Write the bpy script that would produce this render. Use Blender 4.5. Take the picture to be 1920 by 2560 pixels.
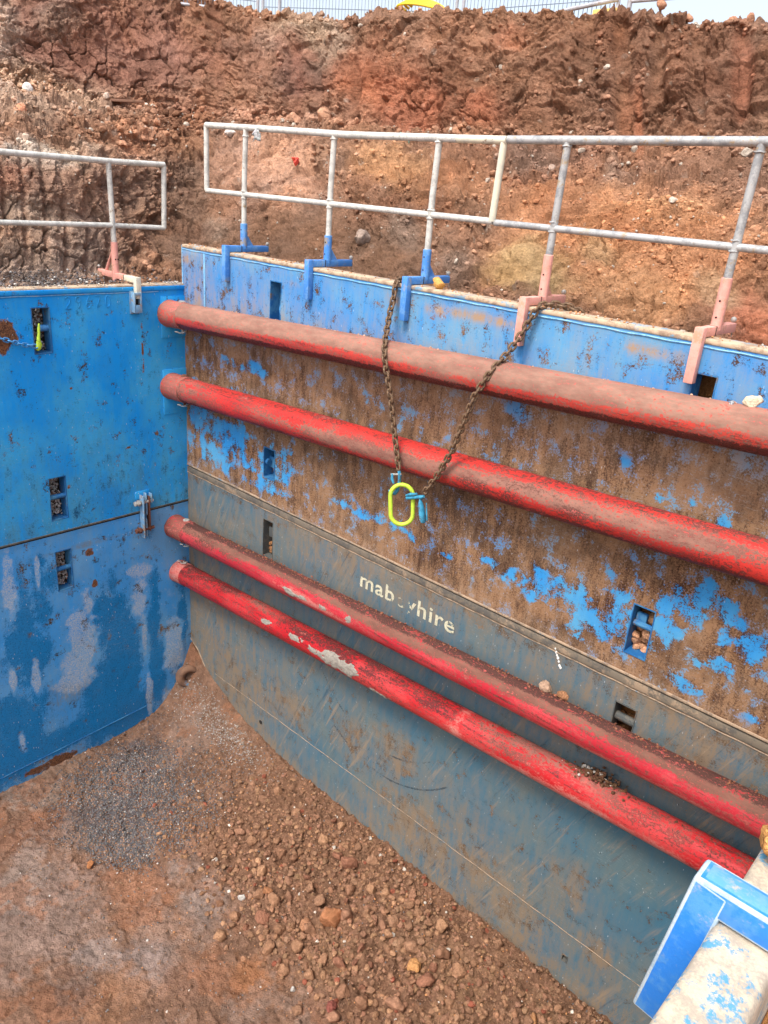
import bpy, bmesh, math, random
import numpy as np
from mathutils import Matrix, Vector
for o in list(bpy.data.objects): bpy.data.objects.remove(o)
SC = bpy.context.scene
COL = SC.collection
# ---------------------------------------------------------------- camera, light
CAMPOS = (6.65795, -4.39303, 0.61205)
CAMROT = [[0.7291252, -0.3129293, 0.6086474], [0.6799985, 0.2307773, -0.6959482], [0.0773206, 0.9213127, 0.381057]]
cam = bpy.data.cameras.new('camera')
cam.sensor_fit = 'VERTICAL'; cam.sensor_height = 36.0
cam.lens = 36.0*1945.0/2560.0
cam.clip_start = 0.05; cam.clip_end = 500
camo = bpy.data.objects.new('camera', cam); COL.objects.link(camo)
mw = Matrix([[*CAMROT[i], CAMPOS[i]] for i in range(3)]+[[0, 0, 0, 1]])
camo.matrix_world = mw
SC.camera = camo
w = bpy.data.worlds.new('World'); SC.world = w; w.use_nodes = True
nt = w.node_tree; bgn = nt.nodes['Background']
SUN_EL, SUN_AZ = 58.0, 274.0      # direction the light comes from (math azimuth)
sky = nt.nodes.new('ShaderNodeTexSky'); sky.sky_type = 'NISHITA'; sky.sun_disc = False
sky.sun_elevation = math.radians(SUN_EL); sky.sun_rotation = math.radians(90-SUN_AZ)
sky.air_density = 1.0; sky.dust_density = 4.5; sky.ozone_density = 1.0
hs = nt.nodes.new('ShaderNodeHueSaturation'); hs.inputs['Saturation'].default_value = .55; nt.links.new(sky.outputs[0], hs.inputs['Color']); nt.links.new(hs.outputs[0], bgn.inputs[0]); bgn.inputs[1].default_value = 0.15
sl = bpy.data.lights.new('sun', 'SUN'); sl.energy = 1.2; sl.angle = math.radians(14); sl.color = (1, .95, .87)
so = bpy.data.objects.new('sun', sl); COL.objects.link(so)
d = Vector((math.cos(math.radians(SUN_EL))*math.cos(math.radians(SUN_AZ)), math.cos(math.radians(SUN_EL))*math.sin(math.radians(SUN_AZ)), math.sin(math.radians(SUN_EL))))
so.rotation_euler = d.to_track_quat('Z', 'Y').to_euler()
SC.view_settings.view_transform = 'Standard'; SC.view_settings.look = 'None'
SC.view_settings.exposure = 1.12; SC.view_settings.gamma = 1; SC.view_settings.use_curve_mapping = False
SC.render.engine = 'CYCLES'
SC.cycles.max_bounces = 5; SC.cycles.diffuse_bounces = 3
# ---------------------------------------------------------------- numpy noise
RT = np.random.RandomState(7).rand(65536)
RT2 = np.random.RandomState(11).rand(65536)
def hsh(ix, iy, iz, s=0):
    return ((ix*73856093) ^ (iy*19349663) ^ (iz*83492791) ^ (s*2654435)) & 65535
def vnoise(p, s=0):
    i = np.floor(p).astype(np.int64); f = p-i; f = f*f*f*(f*(f*6-15)+10)
    r = 0
    for a in (0, 1):
        wx = f[:, 0] if a else 1-f[:, 0]
        for b in (0, 1):
            wy = f[:, 1] if b else 1-f[:, 1]
            for c in (0, 1):
                wz = f[:, 2] if c else 1-f[:, 2]
                r = r+wx*wy*wz*RT[hsh(i[:, 0]+a, i[:, 1]+b, i[:, 2]+c, s)]
    return r*2-1
def fbm(p, oct=4, s=0, g=.5, lac=2.03):
    r = 0; a = 1.0; t = 0
    for k in range(oct):
        r = r+a*vnoise(p*(lac**k), s+k*17); t += a; a *= g
    return r/t
def worley(p, s=0):
    i = np.floor(p).astype(np.int64); f = p-i
    f1 = np.full(len(p), 9.0); f2 = f1.copy(); cid = np.zeros(len(p), np.int64)
    for a in (-1, 0, 1):
        for b in (-1, 0, 1):
            for c in (-1, 0, 1):
                h = hsh(i[:, 0]+a, i[:, 1]+b, i[:, 2]+c, s)
                dx = a+RT[h]-f[:, 0]; dy = b+RT2[h]-f[:, 1]; dz = c+RT[(h*7+13) & 65535]-f[:, 2]
                d = dx*dx+dy*dy+dz*dz
                m = d < f1
                f2 = np.where(m, f1, np.minimum(f2, d)); cid = np.where(m, h, cid); f1 = np.where(m, d, f1)
    return np.sqrt(f1), np.sqrt(f2), cid
def facet(p, s=0):
    # nearest cell id and offset from its seed: tilted blocks of broken clay
    i = np.floor(p).astype(np.int64); f = p-i
    f1 = np.full(len(p), 9.0); f2 = f1.copy(); cid = np.zeros(len(p), np.int64); O = np.zeros((len(p), 3))
    for a in (-1, 0, 1):
        for b in (-1, 0, 1):
            for c in (-1, 0, 1):
                h = hsh(i[:, 0]+a, i[:, 1]+b, i[:, 2]+c, s)
                dv = np.stack([a+RT[h]-f[:, 0], b+RT2[h]-f[:, 1], c+RT[(h*7+13) & 65535]-f[:, 2]], 1)
                d = (dv**2).sum(1); m = d < f1
                f2 = np.where(m, f1, np.minimum(f2, d)); cid = np.where(m, h, cid); f1 = np.where(m, d, f1); O[m] = dv[m]
    T = np.stack([RT[(cid*5+1) & 65535], RT[(cid*11+3) & 65535], RT[(cid*17+7) & 65535]], 1)*2-1
    return np.sqrt(f1), np.sqrt(f2), cid, RT2[cid]*.6+(O*T).sum(1)*.9
def sstep(a, b, x):
    t = np.clip((x-a)/(b-a), 0, 1); return t*t*(3-2*t)
def lin(c):
    c = np.asarray(c, float)/255.
    return np.where(c <= .04045, c/12.92, ((c+.055)/1.055)**2.4)
def L4(c): return (*[float(v) for v in lin(c)], 1.0)
# ---------------------------------------------------------------- mesh helpers
def setp(o, label=None, cat=None, group=None, kind=None):
    for k, v in (('label', label), ('category', cat), ('group', group), ('kind', kind)):
        if v: o[k] = v
    return o
def mesh(name, V, F, mat=None, parent=None, attrs=None, smooth=True, inv=None):
    me = bpy.data.meshes.new(name)
    V = np.asarray(V, np.float32)
    if isinstance(F, np.ndarray):
        n, k = F.shape
        me.vertices.add(len(V)); me.vertices.foreach_set('co', V.ravel())
        me.loops.add(n*k); me.loops.foreach_set('vertex_index', F.astype(np.int32).ravel())
        me.polygons.add(n); me.polygons.foreach_set('loop_start', np.arange(0, n*k, k, dtype=np.int32))
        try: me.polygons.foreach_set('loop_total', np.full(n, k, np.int32))
        except Exception: pass
        me.update(calc_edges=True)
    else:
        me.from_pydata([tuple(map(float, v)) for v in V], [], [tuple(int(i) for i in f) for f in F]); me.update()
    me.polygons.foreach_set('use_smooth', np.full(len(me.polygons), smooth, bool))
    for k, a in (attrs or {}).items():
        a = np.asarray(a, np.float32)
        if a.shape[1] == 3: a = np.hstack([a, np.ones((len(a), 1), np.float32)])
        at = me.attributes.new(k, 'FLOAT_COLOR', 'POINT'); at.data.foreach_set('color', a.ravel())
    if mat: me.materials.append(mat)
    o = bpy.data.objects.new(name, me); COL.objects.link(o)
    if parent:
        o.parent = parent; o.matrix_parent_inverse = parent.matrix_world.inverted() if inv is None else inv
    return o
def empty(name, loc, label, cat, group=None, rot=(0, 0, 0)):
    o = bpy.data.objects.new(name, None); COL.objects.link(o); o.location = loc; o.rotation_euler = rot; o.empty_display_size = .1
    o.matrix_world = Matrix.LocRotScale(Vector(loc), __import__('mathutils').Euler(rot), None)
    return setp(o, label, cat, group)
class MB:
    def __init__(s): s.V = []; s.F = []
    def add(s, V, F):
        b = len(s.V); s.V += [tuple(v) for v in V]; s.F += [tuple(i+b for i in f) for f in F]; return s
    def box(s, lo, hi, bev=0.0, ax=None, org=(0, 0, 0)):
        (x0, y0, z0), (x1, y1, z1) = lo, hi
        bm = bmesh.new(); bmesh.ops.create_cube(bm, size=1)
        for v in bm.verts: v.co = Vector((x0+(v.co.x+.5)*(x1-x0), y0+(v.co.y+.5)*(y1-y0), z0+(v.co.z+.5)*(z1-z0)))
        if bev: bmesh.ops.bevel(bm, geom=bm.edges[:], offset=bev, segments=2, profile=.5, affect='EDGES')
        bm.verts.index_update()
        V = np.array([v.co[:] for v in bm.verts])
        if ax is not None: V = V@np.array(ax)+np.array(org)
        s.add(V, [[v.index for v in f.verts] for f in bm.faces]); bm.free(); return s
    def tube(s, pts, r, seg=12, closed=False, cap=True, flat=1.0):
        P = np.array(pts, float); n = len(P)
        R = np.full(n, r) if np.isscalar(r) else np.array(r, float)
        if closed: Tn = np.roll(P, -1, 0)-np.roll(P, 1, 0)
        else: Tn = np.gradient(P, axis=0)
        Tn /= np.linalg.norm(Tn, axis=1)[:, None]+1e-9
        u = np.cross(Tn[0], [0, 0, 1.0]);
        if np.linalg.norm(u) < .1: u = np.cross(Tn[0], [1.0, 0, 0])
        V = []
        for i in range(n):
            u = u-Tn[i]*u.dot(Tn[i]); u /= np.linalg.norm(u); v = np.cross(Tn[i], u)
            for k in range(seg):
                a = 2*math.pi*k/seg; V.append(P[i]+R[i]*(u*math.cos(a)+v*math.sin(a)*flat))
        F = []
        for i in range(n if closed else n-1):
            j = (i+1) % n
            for k in range(seg):
                k2 = (k+1) % seg; F.append((i*seg+k, i*seg+k2, j*seg+k2, j*seg+k))
        if cap and not closed:
            F.append(tuple(range(seg))[::-1]); F.append(tuple((n-1)*seg+k for k in range(seg)))
        s.add(V, F); return s
    def ball(s, c, r, sub=2, sc=(1, 1, 1)):
        bm = bmesh.new(); bmesh.ops.create_icosphere(bm, subdivisions=sub, radius=r)
        bm.verts.index_update()
        s.add([np.array(v.co)*sc+np.array(c) for v in bm.verts], [[v.index for v in f.verts] for f in bm.faces]); bm.free(); return s
    def build(s, name, mat, parent=None, smooth=None, attrs=None):
        o = mesh(name, s.V, s.F, mat, parent, attrs, smooth=True)
        me = o.data
        if smooth is None:
            bm = bmesh.new(); bm.from_mesh(me); bmesh.ops.recalc_face_normals(bm, faces=bm.faces[:])
            for e in bm.edges: e.smooth = not (len(e.link_faces) == 2 and e.calc_face_angle(0) > math.radians(35))
            bm.to_mesh(me); bm.free()
        return o
def grid_faces(nu, nv, keep=None):
    i = np.arange(nu*nv).reshape(nu, nv)
    F = np.stack([i[:-1, :-1], i[1:, :-1], i[1:, 1:], i[:-1, 1:]], -1).reshape(-1, 4)
    return F if keep is None else F[keep.ravel()]
# ---------------------------------------------------------------- materials
def newmat(name, rough=.8, metal=0.0):
    m = bpy.data.materials.new(name); m.use_nodes = True
    b = m.node_tree.nodes['Principled BSDF']; b.inputs['Roughness'].default_value = rough; b.inputs['Metallic'].default_value = metal
    return m, m.node_tree, b
class NG:
    """small node helper"""
    def __init__(s, nt): s.nt = nt; s.tc = nt.nodes.new('ShaderNodeTexCoord').outputs['Object']
    def n(s, t): return s.nt.nodes.new(t)
    def lk(s, a, b): s.nt.links.new(a, b)
    def setv(s, inp, v):
        if isinstance(v, bpy.types.NodeSocket): s.lk(v, inp)
        else: inp.default_value = v
    def noise(s, scale, detail=4, rough=.5, st=None, dist=0.0, off=None):
        co = s.tc
        if st or off:
            mp = s.n('ShaderNodeMapping'); mp.inputs['Scale'].default_value = st or (1, 1, 1); mp.inputs['Location'].default_value = off or (0, 0, 0)
            s.lk(co, mp.inputs[0]); co = mp.outputs[0]
        x = s.n('ShaderNodeTexNoise'); x.inputs['Scale'].default_value = scale; x.inputs['Detail'].default_value = detail
        x.inputs['Roughness'].default_value = rough; x.inputs['Distortion'].default_value = dist; s.lk(co, x.inputs['Vector']); return x.outputs[0]
    def voro(s, scale, feat='F1', out='Distance', st=None):
        co = s.tc
        if st:
            mp = s.n('ShaderNodeMapping'); mp.inputs['Scale'].default_value = st; s.lk(co, mp.inputs[0]); co = mp.outputs[0]
        x = s.n('ShaderNodeTexVoronoi'); x.feature = feat; x.inputs['Scale'].default_value = scale; s.lk(co, x.inputs['Vector']); return x.outputs[out]
    def m(s, op, a, b=0.0, c=None, clamp=False):
        x = s.n('ShaderNodeMath'); x.operation = op; x.use_clamp = clamp; s.setv(x.inputs[0], a); s.setv(x.inputs[1], b)
        if c is not None: s.setv(x.inputs[2], c)
        return x.outputs[0]
    def rng(s, v, a, b, c=0.0, d=1.0):
        x = s.n('ShaderNodeMapRange'); x.interpolation_type = 'SMOOTHSTEP'; s.lk(v, x.inputs[0])
        for i, q in enumerate((a, b, c, d)): x.inputs[i+1].default_value = q
        return x.outputs[0]
    def mix(s, f, a, b, mode='MIX'):
        x = s.n('ShaderNodeMix'); x.data_type = 'RGBA'; x.blend_type = mode; s.setv(x.inputs[0], f); s.setv(x.inputs[6], a); s.setv(x.inputs[7], b); return x.outputs[2]
    def attr(s, name):
        x = s.n('ShaderNodeAttribute'); x.attribute_name = name; return x.outputs['Color']
    def sep(s, c):
        x = s.n('ShaderNodeSeparateColor'); s.lk(c, x.inputs[0]); return x.outputs
    def bump(s, h, st, dist, b, prev=None):
        x = s.n('ShaderNodeBump'); x.inputs['Strength'].default_value = st; x.inputs['Distance'].default_value = dist; s.lk(h, x.inputs['Height'])
        if prev: s.lk(prev, x.inputs['Normal'])
        if b: s.lk(x.outputs[0], b.inputs['Normal'])
        return x.outputs[0]
def soil_mat(name, fine=60, bump=.02, sat=1.0):
    m, t, b = newmat(name, .95); g = NG(t)
    c = g.attr('Col')
    n1 = g.noise(fine*.25, 6, .65); n2 = g.noise(fine, 5, .7)
    v = g.m('MULTIPLY_ADD', g.m('SUBTRACT', n1, .5), .9, 1.0); v = g.m('MULTIPLY_ADD', g.m('SUBTRACT', n2, .5), 1.1, v)
    cc = g.n('ShaderNodeVectorMath'); cc.operation = 'SCALE'; g.lk(c, cc.inputs[0]); g.lk(v, cc.inputs['Scale'])
    # pale grit flecks
    sp = g.rng(g.voro(fine*1.4), .16, .08); sel = g.rng(g.noise(fine*.35, 2), .56, .66)
    col = g.mix(g.m('MULTIPLY', g.m('MULTIPLY', sp, sel), .55), cc.outputs[0], L4((205, 188, 170)))
    g.lk(col, b.inputs['Base Color'])
    n = g.bump(n1, .8, bump*2.0, None); g.bump(n2, .9, bump, b, n)
    b.inputs['Specular IOR Level'].default_value = .05
    return m
MSOIL = soil_mat('bank_soil', 55, .02)
MFLOOR = soil_mat('floor_soil', 90, .012)
MCLOD = soil_mat('clod_soil', 70, .008); MCLODI = soil_mat('single_clod_soil', 3.2, .012)
def stone_mat(name):
    m, t, b = newmat(name, .85); g = NG(t); c = g.attr('Col'); n = g.noise(60, 4, .6)
    v = g.m('MULTIPLY_ADD', g.m('SUBTRACT', n, .5), .6, 1.0)
    cc = g.n('ShaderNodeVectorMath'); cc.operation = 'SCALE'; g.lk(c, cc.inputs[0]); g.lk(v, cc.inputs['Scale'])
    g.lk(cc.outputs[0], b.inputs['Base Color']); g.bump(n, .6, .006, b); return m
MSTONE = stone_mat('loose_stone')
def panel_mat(name, pa, pb, rusta, rustb, dustc, wetc, speck=.5, pth=1.0, soft=.05, scrape=False):
    m, t, b = newmat(name, .55); g = NG(t)
    M = g.sep(g.attr('M')); N = g.sep(g.attr('M2'))
    nb = g.noise(7, 9, .68); st = g.noise(3, 8, .7, st=(5, 5, .9)); st2 = g.noise(4, 9, .75, st=(4, 4, .8), off=(3, 1, 7), dist=.25); fi = g.noise(80, 5, .85); lg = g.noise(1.6, 4, .55, off=(5, 5, 5))
    # paint left on the steel
    e = g.m('ADD', M[0], g.m('MULTIPLY', g.m('SUBTRACT', nb, .5), 3.8*pth)); e = g.m('ADD', e, g.m('MULTIPLY', g.m('SUBTRACT', fi, .5), 2.8*pth)); e = g.m('ADD', e, g.m('MULTIPLY', g.m('SUBTRACT', st, .5), .8*pth))
    pm = g.rng(e, .5-soft, .5+soft)
    rc = g.mix(g.rng(g.m('ADD', g.m('ADD', g.m('MULTIPLY', st2, .6), g.m('MULTIPLY', lg, .4)), g.m('MULTIPLY', g.m('SUBTRACT', fi, .5), .7)), .40, .56), L4(rusta), L4(rustb))
    rc = g.mix(g.rng(nb, .5, .75), rc, L4(dustc))
    rc = g.mix(g.m('MULTIPLY', g.rng(g.noise(2.6, 6, .65, off=(7, 7, 1)), .48, .62), .55), rc, L4([v*.72 for v in rusta]))
    pc = g.mix(g.rng(g.m('ADD', lg, g.m('MULTIPLY', g.m('SUBTRACT', st, .5), .4)), .35, .65), L4(pa), L4(pb))
    pc = g.mix(g.m('MULTIPLY', g.rng(fi, .55, .8), .25), pc, L4([v*.55 for v in pb]))
    col = g.mix(pm, rc, pc)
    # dust film, running down in streaks
    dm = g.m('MULTIPLY', M[1], g.rng(g.m('ADD', g.m('ADD', g.m('MULTIPLY', st, .6), g.m('MULTIPLY', nb, .4)), g.m('MULTIPLY', g.m('SUBTRACT', fi, .5), .35)), .38, .62)); dm = g.m('ADD', dm, g.m('MULTIPLY', g.m('MULTIPLY', M[1], .35), fi), clamp=True)
    col = g.mix(dm, col, L4(dustc))
    # damp marks
    wm = g.m('MULTIPLY', g.rng(g.m('ADD', g.m('ADD', M[2], g.m('MULTIPLY', g.m('SUBTRACT', fi, .5), 1.3)), g.m('ADD', g.m('MULTIPLY', g.m('SUBTRACT', nb, .5), 1.5), g.m('MULTIPLY', g.m('SUBTRACT', st, .5), .9))), .28, .62), .85)
    wcol = g.mix(g.rng(fi, .52, .64), L4(wetc), L4([v*.35 for v in wetc]))
    col = g.mix(wm, col, wcol)
    # pale dried splashes
    pl = g.m('MULTIPLY', g.rng(g.m('ADD', N[0], g.m('MULTIPLY', g.m('SUBTRACT', nb, .5), 1.3)), .34, .66), g.rng(fi, .43, .58, .10, .9))
    col = g.mix(pl, col, L4((184, 190, 198)))
    # rust spots
    rm = g.rng(g.m('ADD', g.m('ADD', N[1], g.m('MULTIPLY', g.m('SUBTRACT', fi, .5), 1.0)), g.m('MULTIPLY', g.m('SUBTRACT', nb, .5), 2.2)), .55, .68)
    col = g.mix(rm, col, g.mix(g.rng(fi, .4, .6), L4((70, 50, 42)), L4((140, 95, 66))))
    # fine speckle
    sp = g.m('MULTIPLY', g.rng(g.voro(30, st=(1.4, 1.4, .5)), .17, .06), g.rng(g.noise(13, 5, .7, off=(1, 2, 3)), .50, .60)); col = g.mix(g.m('MULTIPLY', sp, speck), col, L4((200, 205, 208)))
    dk = g.m('MULTIPLY', g.rng(g.voro(27, st=(1.2, 1.2, .6)), .13, .06), g.rng(g.noise(9, 3, off=(8, 2, 3)), .53, .62)); col = g.mix(g.m('MULTIPLY', dk, .7), col, L4((40, 40, 42)))
    if scrape:
        mp = g.n('ShaderNodeMapping'); mp.inputs['Rotation'].default_value = (0, math.radians(66), 0); g.lk(g.tc, mp.inputs[0])
        mp2 = g.n('ShaderNodeMapping'); mp2.inputs['Scale'].default_value = (1.0, 1, 13); g.lk(mp.outputs[0], mp2.inputs[0])
        x = g.n('ShaderNodeTexNoise'); x.inputs['Scale'].default_value = 1.6; x.inputs['Detail'].default_value = 7; x.inputs['Roughness'].default_value = .7; g.lk(mp2.outputs[0], x.inputs['Vector'])
        area = g.rng(g.noise(1.1, 3, .5, off=(9, 1, 2)), .42, .6)
        col = g.mix(g.m('MULTIPLY', g.m('MULTIPLY', g.rng(x.outputs[0], .52, .66), area), .55), col, L4((150, 128, 104)))
        mpb = g.n('ShaderNodeMapping'); mpb.inputs['Location'].default_value = (5, 3, 8); g.lk(mp2.outputs[0], mpb.inputs[0]); y = g.n('ShaderNodeTexNoise'); y.inputs['Scale'].default_value = 2.2; y.inputs['Detail'].default_value = 7; y.inputs['Roughness'].default_value = .7; g.lk(mpb.outputs[0], y.inputs['Vector'])
        col = g.mix(g.m('MULTIPLY', g.m('MULTIPLY', g.rng(y.outputs[0], .56, .68), area), .5), col, L4((44, 66, 84)))
    # scratches
    wv = g.noise(3.0, 3, .5, st=(1.5, 1.5, 14), off=(2, 9, 4), dist=.6); sc = g.m('MULTIPLY', g.rng(g.m('ABSOLUTE', g.m('SUBTRACT', wv, .5)), .006, .002), g.rng(lg, .5, .6)); col = g.mix(g.m('MULTIPLY', sc, .4), col, L4((150, 160, 165)))
    g.lk(col, b.inputs['Base Color'])
    ro = g.m('SUBTRACT', .9, g.m('MULTIPLY', pm, .25)); ro = g.m('SUBTRACT', ro, g.m('MULTIPLY', wm, .25)); g.lk(ro, b.inputs['Roughness'])
    n = g.bump(pm, .35, .003, None); n = g.bump(fi, .35, .003, None, n); g.bump(nb, .25, .012, b, n)
    b.inputs['Specular IOR Level'].default_value = .10
    return m
def simple_mat(name, ca, cb, rough=.6, metal=0, scale=12, th=(.45, .6), bump=.002, cc=None, fth=(.6, .68)):
    m, t, b = newmat(name, rough, metal); g = NG(t)
    n = g.noise(scale, 7, .7); f = g.noise(scale*7, 4, .7)
    col = g.mix(g.rng(g.m('ADD', n, g.m('MULTIPLY', g.m('SUBTRACT', f, .5), .35)), *th), L4(ca), L4(cb))
    if cc: col = g.mix(g.rng(g.m('ADD', g.noise(scale*.8, 6, .7, off=(4, 4, 4)), g.m('MULTIPLY', g.m('SUBTRACT', f, .5), .3)), *fth), col, L4(cc))
    g.lk(col, b.inputs['Base Color']); g.bump(f, .5, bump, b); return m
MR1 = panel_mat('blue_paint_rusted', (46, 134, 200), (82, 152, 194), (66, 44, 34), (142, 108, 80), (158, 132, 108), (60, 40, 32), .6, 1.0)
MR2 = panel_mat('blue_paint_grimy', (62, 102, 122), (84, 106, 112), (80, 64, 50), (130, 106, 84), (126, 110, 92), (40, 55, 66), .5, .9, .12, True)
ML1 = panel_mat('blue_paint_fresh', (18, 148, 232), (58, 168, 228), (60, 56, 50), (120, 96, 76), (84, 122, 130), (20, 70, 110), .7, .8)
ML2 = panel_mat('blue_paint_splashed', (60, 152, 224), (96, 164, 218), (60, 60, 56), (130, 110, 90), (116, 122, 124), (14, 118, 182), 1.0, .8)
MEDGE = simple_mat('dusty_steel_edge', (188, 166, 140), (146, 124, 104), .9, scale=9, cc=(110, 150, 175), fth=(.55, .66))
MWELD = simple_mat('weld_edge_blue', (128, 180, 215), (90, 150, 200), .6, scale=14, cc=(165, 145, 125))
MLEDGE = simple_mat('grimy_ledge_steel', (112, 102, 88), (86, 82, 76), .85, scale=7, cc=(146, 126, 104), fth=(.54, .64), bump=.0008)
MWELDT = simple_mat('weld_edge_tan', (165, 142, 118), (120, 105, 90), .8, scale=14, cc=(95, 120, 135))
MIN = simple_mat('blue_opening_steel', (18, 92, 150), (60, 120, 160), .7, scale=8, cc=(110, 95, 80), fth=(.58, .68))
MIN2 = simple_mat('grey_opening_steel', (70, 74, 74), (96, 92, 84), .8, scale=12, cc=(120, 96, 74))
MDARK = simple_mat('dark_joint', (26, 22, 20), (48, 40, 34), .95)
MGALV = simple_mat('galvanised_steel', (200, 199, 192), (172, 172, 166), .55, .0, 14, cc=(146, 126, 98), fth=(.60, .70))
MGALVD = simple_mat('dull_galvanised_steel', (172, 173, 172), (140, 142, 144), .5, .15, 14, cc=(168, 146, 116), fth=(.58, .68))
MCREAM = simple_mat('cream_worn_paint', (212, 206, 184), (196, 192, 176), .6, scale=12, cc=(120, 92, 66), fth=(.62, .66))
MBRB = simple_mat('bright_blue_bracket_paint', (64, 130, 204), (98, 150, 206), .6, scale=9, cc=(146, 136, 122), fth=(.54, .68))
MPINK = simple_mat('faded_pink_bracket_paint', (226, 160, 146), (214, 150, 136), .75, scale=9, cc=(182, 140, 112), fth=(.52, .66))
MBALL = simple_mat('pin_metal', (180, 176, 168), (140, 132, 122), .5, .2)
MCHAIN = simple_mat('rusty_chain_steel', (112, 86, 62), (74, 56, 42), .7, .1, 40, cc=(146, 120, 92), fth=(.55, .65))
MLIME = simple_mat('lime_yellow_paint', (186, 216, 58), (168, 198, 62), .5, scale=26, cc=(104, 108, 62), fth=(.58, .66))
MTEAL = simple_mat('teal_blue_paint', (58, 146, 180), (38, 118, 152), .55, scale=30, cc=(74, 78, 76), fth=(.54, .62))
MCHB = simple_mat('blue_chain_paint', (70, 140, 195), (50, 110, 165), .5, scale=30)
MZINC = simple_mat('zinc_clip', (190, 188, 180), (150, 148, 142), .35, .4)
MRUSTP = simple_mat('rusty_plate', (110, 64, 46), (84, 56, 44), .8)
MCONN = simple_mat('pale_blue_connector_paint', (104, 150, 186), (130, 158, 176), .55, cc=(150, 130, 112), fth=(.56, .64))
MYEL = simple_mat('yellow_hose_rubber', (232, 196, 40), (214, 176, 50), .5, scale=4)
MWOOD = simple_mat('weathered_wood', (140, 104, 84), (116, 86, 68), .9, scale=14)
MFOAM = simple_mat('yellow_block', (222, 182, 108), (204, 164, 96), .9)
MREDP = simple_mat('red_plastic', (214, 76, 56), (196, 60, 50), .5)
MTEALP = simple_mat('teal_plastic', (90, 180, 165), (70, 160, 150), .5)
MBAG = simple_mat('grey_plastic_film', (190, 188, 190), (120, 130, 126), .4)
MMORTAR = simple_mat('grey_mortar', (142, 136, 126), (120, 114, 106), .95, scale=40, bump=.01)
MLETTER = None
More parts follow.
